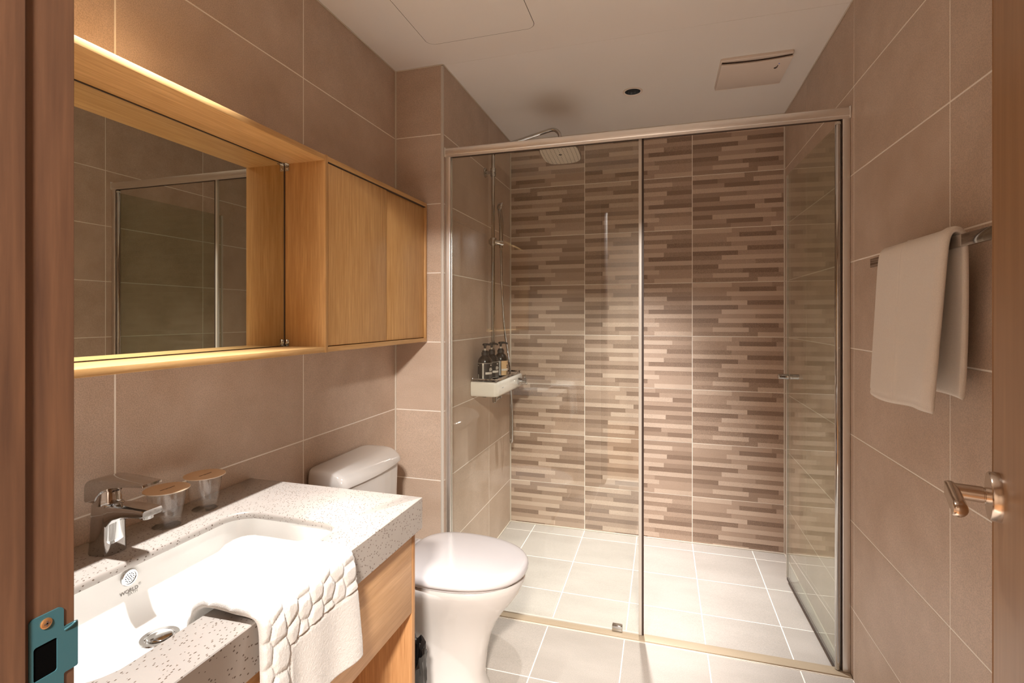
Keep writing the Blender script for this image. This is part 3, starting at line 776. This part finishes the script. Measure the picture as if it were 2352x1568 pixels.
mt = cloth_obj('bath_mat', *cloth(mat_fn, 250, 170, 0.0075, mat_h, 0.006, (mp_L, MW)), M['mat'])
tag(mt, 'white terry bath mat with pebble pattern draped over the counter edge', 'bath mat')

# ------------------------------------------------------------------ toilet
TY = 1.60
to = thing('toilet', 'white close-coupled toilet between vanity and shower screen', 'toilet', (-0.80, TY, 0))
def egg(xb, xf, hw, wide=0.42, n=56, sq=2.25):
    """plan outline: flat-ish back at xb, rounded tip at xf"""
    pts = []; xm = xf-(xf-xb)*wide*1.25
    for k in range(n):
        a = 2*PI*k/n; c, s = math.cos(a), math.sin(a)
        if c >= 0:
            x = xm+(xf-xm)*abs(c)**(2/sq); y = hw*math.copysign(abs(s)**(2/sq), s)
        else:
            e = 3.6
            x = xm-(xm-xb)*abs(c)**(2/e); y = hw*math.copysign(abs(s)**(2/e), s)*(1-0.14*((xm-x)/(xm-xb))**2)
        pts.append((x, TY+y))
    return pts
prof = [(0.0, -0.556, .128, -1.08), (0.012, -0.558, .127, -1.08), (0.035, -0.569, .118, -1.08), (0.07, -0.571, .116, -1.08), (0.14, -0.563, .117, -1.08), (0.20, -0.548, .122, -1.085),
        (0.246, -0.5265, .131, -1.09), (0.285, -0.500, .143, -1.095), (0.32, -0.472, .155, -1.10), (0.352, -0.449, .166, -1.105), (0.375, -0.438, .1725, -1.11), (0.388, -0.4345, .1745, -1.11), (0.396, -0.437, .1725, -1.11), (0.399, -0.442, .168, -1.10)]
rings = []
for z, xf, hw, xb in prof:
    wide = 0.5 if z < 0.2 else 0.5-0.12*min(1, (z-0.2)/0.2)
    rings.append([(x, y, z) for x, y in egg(xb, xf, hw, wide)])
mk('bowl', bm_loft(rings), M['ceramic'], to, 60)
rings = [[(x, y, z) for x, y in egg(-0.846+d, -0.438-d, 0.1735-d, 0.50)] for z, d in ((0.3995, .010), (0.403, .006), (0.411, .006), (0.4125, .008))]
mk('seat', bm_loft(rings), M['lidplastic'], to, 60)
rings = [[(x, y, z) for x, y in egg(-0.850+d, -0.4255-d*1.1, 0.1805-d, 0.50)] for z, d in ((0.4145, .004), (0.416, .001), (0.422, 0), (0.432, .001), (0.4385, .005), (0.4425, .013), (0.4445, .030), (0.4455, .07))]
mk('seat_lid', bm_loft(rings), M['lidplastic'], to, 60)
for s in (-1, 1): lathe('hinge', [(0.013, -0.022), (0.014, -0.02), (0.014, 0.02), (0.013, 0.022)], M['lidplastic'], to, 20, (-0.862, TY+s*0.075, 0.4155), 'y')
def tank_ring(z, d, hw, rb=.018, rf=.05, bow=.018):
    x0 = -1.133
    pts = [(x0, TY-hw), (x0+d-bow, TY-hw)]+[(x0+d-bow*(k/3)**2*0.75, TY+hw*0.8*k/3) for k in (-3, -2, -1, 0, 1, 2, 3)]+[(x0+d-bow, TY+hw), (x0, TY+hw)]
    rad = [rb, rf]+[.05]*7+[rf, rb]
    return [(x, y, z) for x, y in fillet(pts, rad, 4)]
mk('tank', bm_loft([tank_ring(.40, .145, .165), tank_ring(.405, .152, .170), tank_ring(.55, .157, .178), tank_ring(.684, .160, .1815), tank_ring(.688, .158, .180)]), M['ceramic'], to, 50)
tl = mk('tank_lid', bm_loft([tank_ring(.6895, .163, .182), tank_ring(.6905, .169, .187), tank_ring(.701, .1685, .188), tank_ring(.714, .161, .187), tank_ring(.726, .148, .1855), tank_ring(.7345, .132, .183), tank_ring(.739, .116, .178), tank_ring(.7412, .099, .170, bow=.012), tank_ring(.7418, .07, .15, bow=.008, rf=.02)]), M['ceramic'], to, 50)
b = bmesh.new()
for k in range(5): bm_box(-1.121+0.001*(k % 2), -1.1165, TY-0.168+k*0.006, TY-0.1645+k*0.006, 0.7395, 0.7408, bm=b)
mk('maker_mark', b, M['ink'], tl)['kind'] = 'stuff'
lathe('flush_button', [(0.019, -.002), (0.019, 0.002), (0.017, 0.003), (0.001, 0.003)], M['chrome'], to, 28, (-1.085, TY+0.02, 0.7405)) if False else None

# ------------------------------------------------------------------ waste bin with liner
wbn = thing('waste_bin', 'waste bin with black plastic liner between vanity and toilet', 'bin', (-0.760, 1.305, 0))
lathe('bin_body', [(0.082, 0.0), (0.085, 0.004), (0.100, 0.262), (0.102, 0.268), (0.097, 0.268), (0.081, 0.008), (0.001, 0.008)], M['bin'], wbn, 40, (-0.760, 1.305, 0))
rnd = random.Random(3); rings = []
for lvl, (r, z) in enumerate(((0.106, 0.165), (0.108, 0.20), (0.1075, 0.24), (0.1075, 0.268), (0.105, 0.283), (0.100, 0.280), (0.094, 0.262), (0.088, 0.20), (0.07, 0.12), (0.01, 0.10))):
    ring = []
    for k in range(64):
        a = 2*PI*k/64; j = 0.0032*math.sin(k*2.1+lvl*1.3)+rnd.uniform(-.0026, .0026)
        zz = z+(0.012*math.sin(k*0.9)+rnd.uniform(-.006, .006) if lvl in (0, 4, 5) else 0)
        ring.append((-0.760+(r+j)*math.cos(a), 1.305+(r+j)*math.sin(a), zz))
    rings.append(ring)
lin = mk('bin_liner', bm_loft(rings, False, True), M['bag'], wbn, 25); lin['label'] = 'crumpled black plastic liner'

# ------------------------------------------------------------------ towel bar and towel
tb = thing('towel_bar', 'flat chrome towel bar on the right wall', 'towel rail', (XR, 1.30, 1.40))
BX, BZ0, BZ1, BY0, BY1 = 0.5685, 1.3885, 1.413, 0.98, 1.668
box('rail', BX-0.004, BX+0.004, BY0, BY1, BZ0, BZ1, M['chrome'], tb, 0.0008)
for y0, y1 in ((BY1-0.024, BY1-0.0005), (BY0+0.0005, BY0+0.024)):
    box('bracket', BX+0.004, XR-0.004, y0, y1, BZ0+0.0006, BZ1-0.0006, M['chrome'], tb, 0.0008)
    box('wall_plate', XR-0.005, XR-0.0002, y0-0.006, y1+0.006, BZ0-0.005, BZ1+0.005, M['chrome'], tb, 0.001)
tpts = catmull([(0.548, 1.046), (0.549, 1.10), (0.5505, 1.20), (0.552, 1.30), (0.5545, 1.385), (0.5565, 1.412), (0.562, 1.4225), (0.5695, 1.4235), (0.5765, 1.4205), (0.581, 1.408), (0.5835, 1.38), (0.588, 1.30), (0.592, 1.20), (0.5935, 1.083)], 6) if False else None
tp3 = catmull([(0.5500, 0, 1.043), (0.5505, 0, 1.10), (0.5510, 0, 1.20), (0.5520, 0, 1.30), (0.5530, 0, 1.385), (0.5560, 0, 1.4145), (0.5625, 0, 1.4245), (0.5690, 0, 1.4262), (0.5755, 0, 1.4235), (0.5815, 0, 1.412), (0.5850, 0, 1.38), (0.5890, 0, 1.30), (0.5920, 0, 1.20), (0.5930, 0, 1.078)], 6)
tw_f, tw_L = path_eval([(p.x, p.z) for p in tp3]); TW = 0.338; S_TOP = 0.385
def tow_fn(u, v):
    q = tw_f(u); x, z = q[..., 0].copy(), q[..., 1].copy(); s = u*tw_L
    down_f = np.clip((S_TOP-s)/S_TOP, 0, 1); down_b = np.clip((s-S_TOP)/0.35, 0, 1)
    y = 1.230+v*TW
    y = y+down_f*(0.040*(1-v)+0.020*v)+down_b*(0.035*(1-v)-0.035*v)
    x = x-down_f*(0.010*np.exp(-((v-0.10)/0.12)**2)+0.006*np.sin(v*5.2+0.4)**2)+down_b*0.004*np.sin(v*8)-down_f*0.008*v
    z = z+0.0045*np.sin(v*6.0+0.5)*down_f**2-0.004*v*down_f+0.003*np.sin(v*4)*down_b
    return np.stack([x, y, z], -1)
def tow_h(u, v):
    s = u*tw_L
    crease = -0.0022*np.exp(-((v-0.60)/0.008)**2)*(s < S_TOP+0.02)+0.0016*np.exp(-((v-0.575)/0.018)**2)*(s < S_TOP+0.02)
    hem = -0.0012*(s < 0.016)-0.0022*np.exp(-((s-0.017)/0.0022)**2)-0.0012*(s > tw_L-0.016)
    roll = 0.003*np.exp(-((v-0.06)/0.05)**2)
    return crease+hem+roll
tw = cloth_obj('hand_towel', *cloth(tow_fn, 150, 100, 0.0105, tow_h, 0.008, (tw_L, TW)), M['towel'])
tag(tw, 'white terry towel folded over the chrome towel bar', 'towel')

# ------------------------------------------------------------------ shower screen: rail, fixed pane, frame
SY = 2.046
ss = thing('shower_screen', 'fixed glass shower screen with polished top rail', 'shower screen', (-0.14, SY, 0))
RZ0, RZ1 = 1.951, 1.982
rprof = fillet([(SY-0.021, RZ0), (SY-0.021, RZ1-0.003), (SY-0.012, RZ1), (SY+0.018, RZ1), (SY+0.018, RZ0)], [.002, .006, .006, .003, .002], 4)
mk('top_rail', bm_loft([[(x, y, z) for y, z in rprof] for x in (XC+0.001, XR-0.001)]), M['alu'], ss, 40)
box('rail_slot', XC+0.002, XR-0.002, SY-0.012, SY+0.012, RZ0-0.006, RZ0, M['rubber'], ss)
box('rail_lip', XC+0.004, XR-0.004, SY-0.0175, SY-0.0145, RZ0-0.0095, RZ0, M['alu'], ss)
for x0, x1 in ((XC+0.0005, XC+0.004), (XR-0.004, XR-0.0005)):
    box('rail_end_cap', x0, x1, SY-0.024, SY+0.021, RZ0-0.009, RZ1+0.002, M['alu'], ss, 0.001)
lp = fillet([(XC+0.0005, SY-0.014), (XC+0.026, SY-0.014), (XC+0.026, SY-0.006), (XC+0.022, SY-0.0055), (XC+0.022, SY+0.0055), (XC+0.026, SY+0.006), (XC+0.026, SY+0.014), (XC+0.0005, SY+0.014)], [.002, .003, .001, .001, .001, .001, .003, .002], 3)
mk('wall_profile', bm_loft([[(x, y, 0.007) for x, y in lp], [(x, y, RZ0-0.006) for x, y in lp]]), M['alu'], ss, 40)
box('pane', XC+0.022, -0.086, SY-0.004, SY+0.004, 0.008, RZ0-0.002, M['glass'], ss)
box('edge_seal', -0.090, -0.078, SY-0.0065, SY+0.0065, 0.007, RZ0-0.006, M['seal'], ss, 0.001)
box('edge_gasket', -0.078, -0.0705, SY-0.0055, SY+0.0055, 0.007, RZ0-0.006, M['rubber'], ss, 0.001)
box('bottom_seal', XC+0.026, -0.09, SY-0.0045, SY+0.0045, 0.006, 0.0095, M['seal'], ss)
gc = box('glass_clip', -0.192, -0.152, SY-0.0105, SY+0.0105, 0.0065, 0.030, M['chrome'], ss, 0.003, 3)
rp = fillet([(XR-0.024, SY-0.015), (XR-0.0005, SY-0.015), (XR-0.0005, SY+0.015), (XR-0.024, SY+0.015)], .002, 3)
mk('wall_profile', bm_loft([[(x, y, 0.007) for x, y in rp], [(x, y, RZ0-0.006) for x, y in rp]]), M['alu'], ss, 40)
box('hinge_gasket', XR-0.0275, XR-0.0242, SY-0.008, SY+0.012, 0.008, RZ0-0.006, M['rubber'], ss)

# glass door folded back into the shower
PX = 0.5925
sd = thing('shower_door', 'clear glass shower door opened inwards along the right wall', 'shower door', (PX, SY, 0))
lathe('hinge_post', [(0.0088, 0.008), (0.0092, 0.009), (0.0092, 1.925), (0.0088, 1.926)], M['chrome'], sd, 32, (PX, SY-0.004, 0))
lathe('post_cap', [(0.0092, 1.927), (0.0092, 1.9355), (0.008, 1.937)], M['seal'], sd, 28, (PX, SY-0.004, 0))
da = Vector((0.5735-PX, 2.706-SY)).normalized(); dn = Vector((da.y, -da.x))
def dpt(s, o): return (PX+da.x*s+dn.x*o, SY+da.y*s+dn.y*o)
def dbox(name, s0, s1, o0, o1, z0, z1, mat):
    r = [dpt(s0, o0), dpt(s1, o0), dpt(s1, o1), dpt(s0, o1)]
    return mk(name, bm_loft([[(x, y, z0) for x, y in r], [(x, y, z1) for x, y in r]]), mat, sd)
dbox('pane', 0.010, 0.652, -0.004, 0.004, 0.006, 1.925, M['glassdoor'])
dbox('edge_seal', 0.652, 0.660, -0.005, 0.005, 0.006, 1.925, M['seal'])
dbox('bottom_seal', 0.012, 0.652, -0.0045, 0.0045, -0.006, 0.0055, M['rubber'])
kx, ky = dpt(0.625, 0)
kb = bmesh.new(); d3 = Vector((dn.x, dn.y, 0))
kn = mk('knob', bm_tube([Vector((kx, ky, 0.966))+d3*a for a in (0.0045, 0.006, 0.030, 0.032, 0.040, 0.042)], [.0115, .013, .013, .0125, .0125, .010], 24), M['chrome'], sd, 40)
kn2 = mk('knob', bm_tube([Vector((kx, ky, 0.966))-d3*a for a in (0.0045, 0.006, 0.030, 0.032, 0.046, 0.048)], [.0115, .013, .013, .0125, .0125, .010], 24), M['chrome'], sd, 40)

# ------------------------------------------------------------------ shower set
RX, RY = -0.864, 2.555
sh = thing('shower_column', 'chrome shower column with overhead shower and hand shower', 'shower', (XC, RY, 0.93))
pts = [(RX, RY, 0.925), (RX, RY, 1.4), (RX, RY, 2.05), (RX, RY, 2.10)]+[(RX+0.045*(1-math.cos(a)), RY, 2.10+0.05*math.sin(a)) for a in np.linspace(0.2, 1.3, 6)]
pts += [(-0.70, RY, 2.176), (-0.58, RY, 2.2035)]+[(-0.545+0.042*math.sin(a), RY, 2.168+0.042*math.cos(a)) for a in np.linspace(-0.2, 1.5, 9)]+[(-0.5025, RY, 2.12)]
tube('riser_pipe', pts, 0.0098, M['chrome'], sh, 18)
lathe('head_joint', [(0.013, 0.0), (0.0175, 0.006), (0.0175, 0.02), (0.012, 0.026), (0.012, 0.045)], M['chrome'], sh, 28, (-0.5025, RY, 2.092))
lathe('wall_bracket', [(0.026, 0.0), (0.026, 0.004), (0.022, 0.008), (0.009, 0.010), (0.008, 0.045)], M['chrome'], sh, 32, (XC, RY, 2.018), 'x')
lathe('pipe_collar', [(0.0098, -0.024), (0.0145, -0.022), (0.0145, -0.003), (0.0135, -0.002), (0.0135, 0.002), (0.0145, 0.003), (0.0145, 0.020), (0.0098, 0.022)], M['chrome'], sh, 28, (RX, RY, 2.018))
# overhead shower
hx, hy2, hzc = -0.500, RY-0.005, 2.0775
tilt = math.radians(-6)
def head_ring(f, z):
    ring = []
    for k in range(64):
        a = 2*PI*k/64; c, s = math.cos(a), math.sin(a); e = 4.2
        x = 0.101*f*math.copysign(abs(c)**(2/e), c); y = 0.123*f*math.copysign(abs(s)**(2/e), s)
        x *= 1-0.05*(y/0.123)**2
        y *= 1-0.05*(x/0.1)**2
        ring.append((hx+x, hy2+y*math.cos(tilt)-z*math.sin(tilt), hzc+y*math.sin(tilt)+z*math.cos(tilt)))
    return ring
ohs = mk('overhead_shower', bm_loft([head_ring(0.955, 0.0005), head_ring(1.0, 0.003), head_ring(1.0, 0.010), head_ring(0.93, 0.015), head_ring(0.3, 0.019)]), M['chrome'], sh, 40)
mk('spray_plate', bm_loft([head_ring(0.955, 0.0003), head_ring(0.955, -0.0012), head_ring(0.94, -0.0018)]), M['headface'], ohs, 40)
nb = bmesh.new()
def nozzle(x, y, r):
    z = -0.0028
    c = (hx+x, hy2+y*math.cos(tilt)-z*math.sin(tilt), hzc+y*math.sin(tilt)+z*math.cos(tilt))
    bm_lathe([(r, 0), (r*1.1, 0.002)], 7, c, bm=nb)
for i in range(9):
    x = -0.082+i*0.0205; n = 13 if abs(i-4) > 0 else 12
    ymax = 0.108-0.012*(abs(i-4)/4)**3*2
    for j in range(n):
        y = -ymax+2*ymax*j/(n-1)
        nozzle(x*(1-0.06*(y/0.12)**2), y, 0.0021 if n == 13 else 0.0019)
nozzle(0, 0, 0.0085)
nz = mk('nozzles', nb, M['nozzle'], ohs); nz['kind'] = 'stuff'
# hand shower in its slider
SZ = 1.648
b = bm_lathe([(0.0165, -0.020), (0.0175, -0.018), (0.0175, 0.018), (0.0165, 0.020)], 24, (RX, RY, SZ))
bm_tube([(RX-0.022, RY-0.006, SZ), (RX-0.018, RY-0.005, SZ), (RX+0.05, RY+0.014, SZ-0.008), (RX+0.053, RY+0.015, SZ-0.008)], [.012, .014, .014, .0125], 20, bm=b)
mk('slider', b, M['chrome'], sh, 40)
HXp, HYp = RX+0.040, RY+0.014
tube('hand_shower', [(HXp, HYp, SZ-0.032), (HXp, HYp, SZ+0.02), (HXp, HYp, SZ+0.08), (HXp-0.002, HYp-0.001, SZ+0.13), (HXp-0.006, HYp-0.003, SZ+0.165), (HXp-0.010, HYp-0.004, SZ+0.19)], [.0095, .0105, .0115, .012, .0115, .012], M['chrome'], sh, 20)
hdv = Vector((0.90, 0.32, -0.30)).normalized(); hc0 = Vector((HXp-0.008, HYp-0.004, SZ+0.187))
b = bm_tube([hc0-hdv*0.012, hc0-hdv*0.008, hc0+hdv*0.006, hc0+hdv*0.012, hc0+hdv*0.0135], [.010, .018, .026, .026, .023], 28)
mk('hand_shower_head', b, M['chrome'], sh, 40)
hose = catmull([(HXp, HYp, SZ-0.03), (HXp, HYp+0.002, SZ-0.07), (HXp-0.004, HYp+0.03, 1.40), (HXp-0.012, HYp+0.10, 1.18), (-0.842, 2.775, 1.0), (-0.852, 2.838, 0.86), (-0.856, 2.852, 0.70), (-0.857, 2.850, 0.56), (-0.850, 2.838, 0.516), (-0.838, 2.822, 0.535), (-0.834, 2.812, 0.62), (-0.833, 2.800, 0.74), (-0.834, 2.782, 0.83), (-0.835, 2.772, 0.855)], 8)
tube('hose', hose, 0.0062, M['chrome'], sh, 12)

# shelf mixer
SHX, SHY0, SHY1, SHZ0, SHZ1 = -0.765, 2.335, 2.80, 0.857, 0.929
sm = thing('shelf_mixer', 'white shelf-shaped shower mixer with chrome controls', 'mixer', (XC, 2.567, SHZ0))
rings = [[(x, y, z) for x, y in fillet([(XC+0.001, SHY0+d), (SHX-d, SHY0+d), (SHX-d, SHY1-d), (XC+0.001, SHY1-d)], [.003, .022, .022, .003], 6)] for z, d in ((SHZ0, .010), (SHZ0+.003, .004), (SHZ0+.012, .001), (SHZ1-.012, 0), (SHZ1-.004, .002), (SHZ1, .008))]
mk('body', bm_loft(rings), M['shelfwhite'], sm, 45)
lathe('control_knob', [(0.019, 0.0), (0.019, 0.016), (0.017, 0.018), (0.017, 0.021), (0.019, 0.023), (0.019, 0.047), (0.0165, 0.050), (0.001, 0.050)], M['chrome'], sm, 32, (SHX-0.001, 2.70, 0.893), 'x')
tube('knob_lever', [(SHX+0.036, 2.70, 0.910), (SHX+0.037, 2.70, 0.924), (SHX+0.040, 2.70, 0.930)], [.0045, .004, .003], M['chrome'], sm, 12)
lathe('escutcheon', [(0.012, -0.014), (0.012, 0.0)], M['chrome'], sm, 20, (-0.862, 2.41, SHZ0+0.002))
lathe('outlet_stub', [(0.0085, -0.034), (0.0105, -0.032), (0.0105, 0.0)], M['chrome'], sm, 20, (-0.80, 2.385, SHZ0+0.002))
tube('diverter_lever', [(-0.80, 2.385, SHZ0-0.028), (-0.80, 2.43, SHZ0-0.024), (-0.80, 2.49, SHZ0-0.020)], [.0065, .0055, .006], M['chrome'], sm, 14)
lathe('diverter_stub', [(0.009, -0.026), (0.009, 0.0)], M['chrome'], sm, 20, (-0.80, 2.47, SHZ0+0.002))
lathe('hose_outlet', [(0.009, -0.022), (0.011, -0.02), (0.011, 0.0)], M['chrome'], sm, 20, (-0.835, 2.772, SHZ0+0.002))
put_text('HOT', 0.010, (SHX+0.0008, 2.41, 0.897), (0, 1, 0), (0, 0, 1), M['paleink'], sm) if False else None
b = bmesh.new()
for k in range(4): bm_box(SHX-0.0006, SHX+0.0006, 2.404+k*0.0055, 2.4078+k*0.0055, 0.894, 0.899, bm=b)
mk('maker_mark', b, M['paleink'], sm)['kind'] = 'stuff'

# chrome bottle rack on the shelf
rk = thing('bottle_rack', 'chrome gallery tray on top of the white shower shelf', 'tray', (-0.84, 2.56, SHZ1))
x0, x1, y0, y1 = XC+0.006, SHX-0.010, SHY0+0.008, SHY1-0.03
box('tray_plate', x0, x1, y0, y1, SHZ1+0.0004, SHZ1+0.003, M['chrome'], rk, 0.0005)
for nm, a in (('rail', (x0, x1, y0, y0+0.004)), ('rail', (x1-0.004, x1, y0+0.0042, y1)), ('rail', (x0, x1-0.0042, y1-0.004, y1))):
    box(nm, a[0], a[1], a[2], a[3], SHZ1+0.0075, SHZ1+0.0165, M['chrome'], rk, 0.0008)
for px, py in ((x0+0.004, y0+0.002), (x1-0.002, y0+0.002), (x1-0.002, (y0+y1)/2), (x1-0.002, y1-0.002), (x0+0.004, y1-0.002)):
    lathe('post', [(0.003, 0.002), (0.003, 0.0172), (0.0022, 0.0185)], M['chrome'], rk, 12, (px, py, SHZ1))

# pump bottles
def arc_patch(r, a0, a1, z0, z1, bm, n=10):
    p = [[(rr*math.cos(a), rr*math.sin(a), z) for a in np.linspace(math.radians(a0), math.radians(a1), n)] for rr, z in ((r, z0), (r, z1), (r-0.0006, z1), (r-0.0006, z0))]
    V = [[bm.verts.new(q) for q in ring] for ring in p]
    for i in range(4):
        for j in range(n-1): bm.faces.new((V[i][j], V[i][j+1], V[(i+1) % 4][j+1], V[(i+1) % 4][j]))
    for j in (0, n-1): bm.faces.new([V[i][j] for i in range(4)])
def bottle(label, loc, rotz, tan, nozzle_a):
    t = thing('pump_bottle', label, 'bottle', loc, rotz, 'pump bottles on the shower shelf', world=False)
    R = 0.0365
    lathe('bottle_body', [(0.031, 0.0), (0.0355, 0.002), (R, 0.006), (R, 0.088), (0.0355, 0.098), (0.030, 0.109), (0.021, 0.119), (0.0165, 0.123), (0.0165, 0.127)], M['bottle'], t, 40)
    lathe('collar', [(0.0165, 0.1245), (0.0185, 0.1255), (0.0185, 0.139), (0.015, 0.141), (0.0145, 0.147), (0.0125, 0.148)], M['pump'], t, 24)
    lathe('stem', [(0.0045, 0.147), (0.0045, 0.163)], M['stem'], t, 14)
    b = bm_lathe([(0.0055, 0.158), (0.0075, 0.172), (0.0085, 0.176), (0.008, 0.179)], 16)
    c, s = math.cos(nozzle_a), math.sin(nozzle_a)
    bm_tube([(-0.013*c, -0.013*s, 0.1755), (-0.008*c, -0.008*s, 0.178), (0.012*c, 0.012*s, 0.1795), (0.03*c, 0.03*s, 0.1775), (0.038*c, 0.038*s, 0.173)], [.0035, .0058, .0058, .0045, .0036], 12, bm=b)
    mk('pump_head', b, M['pump'], t, 45)
    if tan:
        b = bmesh.new(); arc_patch(R+0.0006, -68, 62, 0.008, 0.084, b, 20); lb = mk('label', b, M['labeltan'], t, 60)
        b = bmesh.new(); arc_patch(R+0.0006, -100, -74, 0.008, 0.084, b, 8); mk('label', b, M['paleink'], t, 60)
        b = bmesh.new(); arc_patch(R+0.0011, -66, 60, 0.032, 0.042, b, 16); mk('label_band', b, M['labelwhite'], lb, 60)
        b = bmesh.new()
        for z0, z1, a0, a1 in ((.071, .076, 4, 12), (.055, .062, -16, -3), (.055, .062, 2, 14), (.046, .052, -16, 6), (.046, .052, 10, 22), (.024, .027, -20, 24), (.018, .021, -20, 24), (.012, .015, -20, 18)):
            arc_patch(R+0.0011, a0, a1, z0, z1, b, 6)
        mk('label_print', b, M['ink'], lb, 60)['kind'] = 'stuff'
    else:
        b = bmesh.new(); arc_patch(R+0.0006, -150, 62, 0.007, 0.086, b, 28); lb = mk('label', b, M['labelblack'], t, 60)
        b = bmesh.new(); arc_patch(R+0.0011, -92, -80, 0.010, 0.086, b, 6); st = mk('label_strip', b, M['labelwhite'], lb, 60)
        b = bmesh.new(); arc_patch(R+0.0015, -87.5, -84.5, 0.022, 0.076, b, 3); mk('label_print', b, M['greyink'], lb, 60)['kind'] = 'stuff'
        b = bmesh.new(); arc_patch(R+0.0011, -68, -4, 0.031, 0.042, b, 12)
        for z0, z1, a0, a1 in ((.073, .079, -24, -14), (.060, .063, -34, -12), (.052, .058, -36, -27), (.052, .058, -25, -18), (.052, .058, -15, -2), (.047, .050, -36, -8), (.072, .076, -138, -130), (.010, .030, -134, -128)):
            arc_patch(R+0.0011, a0, a1, z0, z1, b, 6)
        arc_patch(R+0.0011, -150, 62, 0.0855, 0.0867, b, 28); arc_patch(R+0.0011, -150, 62, 0.0070, 0.0078, b, 28)
        mk('label_print', b, M['labelwhite'], lb, 60)['kind'] = 'stuff'
        b = bmesh.new()
        for k in range(5): arc_patch(R+0.0011, -40, 4, 0.011+k*0.0036, 0.0128+k*0.0036, b, 10)
        mk('label_small_print', b, M['greyink'], lb, 60)['kind'] = 'stuff'
    return t
zb = SHZ1+0.003
bottle('black pump bottle with white strip label, at the near end of the shower shelf', (-0.856, 2.405, zb), 0, False, math.radians(-8))
bottle('black pump bottle half hidden behind the nearest bottle on the shelf', (-0.849, 2.487, zb), 0, False, math.radians(-12))
bottle('dark pump bottle with a tan label on the shower shelf', (-0.832, 2.588, zb), 0, True, math.radians(5))

# ------------------------------------------------------------------ ceiling fittings
hx0, hx1, hy0_, hy1_ = -0.900, -0.457, 1.412, 1.858
hp = thing('access_hatch', 'flush white access hatch with rounded corners in the ceiling', 'hatch', ((hx0+hx1)/2, (hy0_+hy1_)/2, ZC))
q0, q1 = rrect(hx0, hx1, hy0_, hy1_, 0.03, 8), rrect(hx0+0.0015, hx1-0.0015, hy0_+0.0015, hy1_-0.0015, 0.0285, 8)
mk('hatch_frame', bm_loft([[(x, y, ZC) for x, y in q0], [(x, y, ZC-0.0006) for x, y in q0], [(x, y, ZC-0.0006) for x, y in q1], [(x, y, ZC) for x, y in q1]], closed=True), M['rubber'], hp)
q2 = rrect(hx0+0.002, hx1-0.002, hy0_+0.002, hy1_-0.002, 0.028, 8)
mk('hatch_panel', bm_loft([[(x, y, ZC) for x, y in q1], [(x, y, ZC-0.001) for x, y in q2]]), M['ceiling'], hp)

ef = thing('exhaust_fan', 'square white exhaust fan grille on the shower ceiling', 'fan', (0.376, 2.452, ZC))
fx0, fx1, fy0, fy1 = 0.236, 0.516, 2.306, 2.592
rings = [[(x, y, z) for x, y in rrect(fx0+d, fx1-d, fy0+d, fy1-d, 0.008, 5)] for z, d in ((ZC-0.0002, 0), (ZC-0.010, 0), (ZC-0.013, .003))]
mk('base_frame', bm_loft(rings), M['fanwhite'], ef, 35)
# raised cover, bowed along its near edge
def bow(x): return 0.012*(1-((x-0.376)/0.14)**2)
for nm, off, z0, z1 in (('cover_panel', 0.018, ZC-0.027, ZC-0.018),):
    b = bmesh.new(); n = 20; X = np.linspace(fx0+0.003, fx1-0.003, n)
    lo_ = [[(x, fy0+0.012+bow(x), z1), (x, fy0+0.008+bow(x), z0+0.002), (x, fy0+0.012+bow(x), z0), (x, fy1-0.020, z0+0.006), (x, fy1-0.006, z0+0.012), (x, fy1-0.006, z1+0.001)] for x in X]
    mk(nm, bm_loft(lo_), M['fanwhite'], ef, 35)
lo_ = [[(x, fy0+0.010+bow(x), ZC-0.0182), (x, fy0+0.010+bow(x), ZC-0.0125), (x, fy1-0.012, ZC-0.0125), (x, fy1-0.012, ZC-0.0165)] for x in np.linspace(fx0+0.006, fx1-0.006, 16)]
mk('air_slot', bm_loft(lo_), M['rubber'], ef)
b = bmesh.new(); bm_lathe([(0.006, 0), (0.006, -0.0006), (0.004, -0.0006), (0.004, 0)], 16, (0.462, 2.40, ZC-0.0255), bm=b)
bm_box(0.466, 0.469, 2.375, 2.398, ZC-0.0268, ZC-0.0262, bm=b); bm_box(0.461, 0.466, 2.385, 2.388, ZC-0.0268, ZC-0.0262, bm=b)
mk('fan_symbol', b, M['ink'], ef)
lathe('pilot_lamp', [(0.003, 0), (0.0025, -0.0012), (0.0005, -0.0016)], M['led'], ef, 14, (0.470, 2.362, ZC-0.0262))
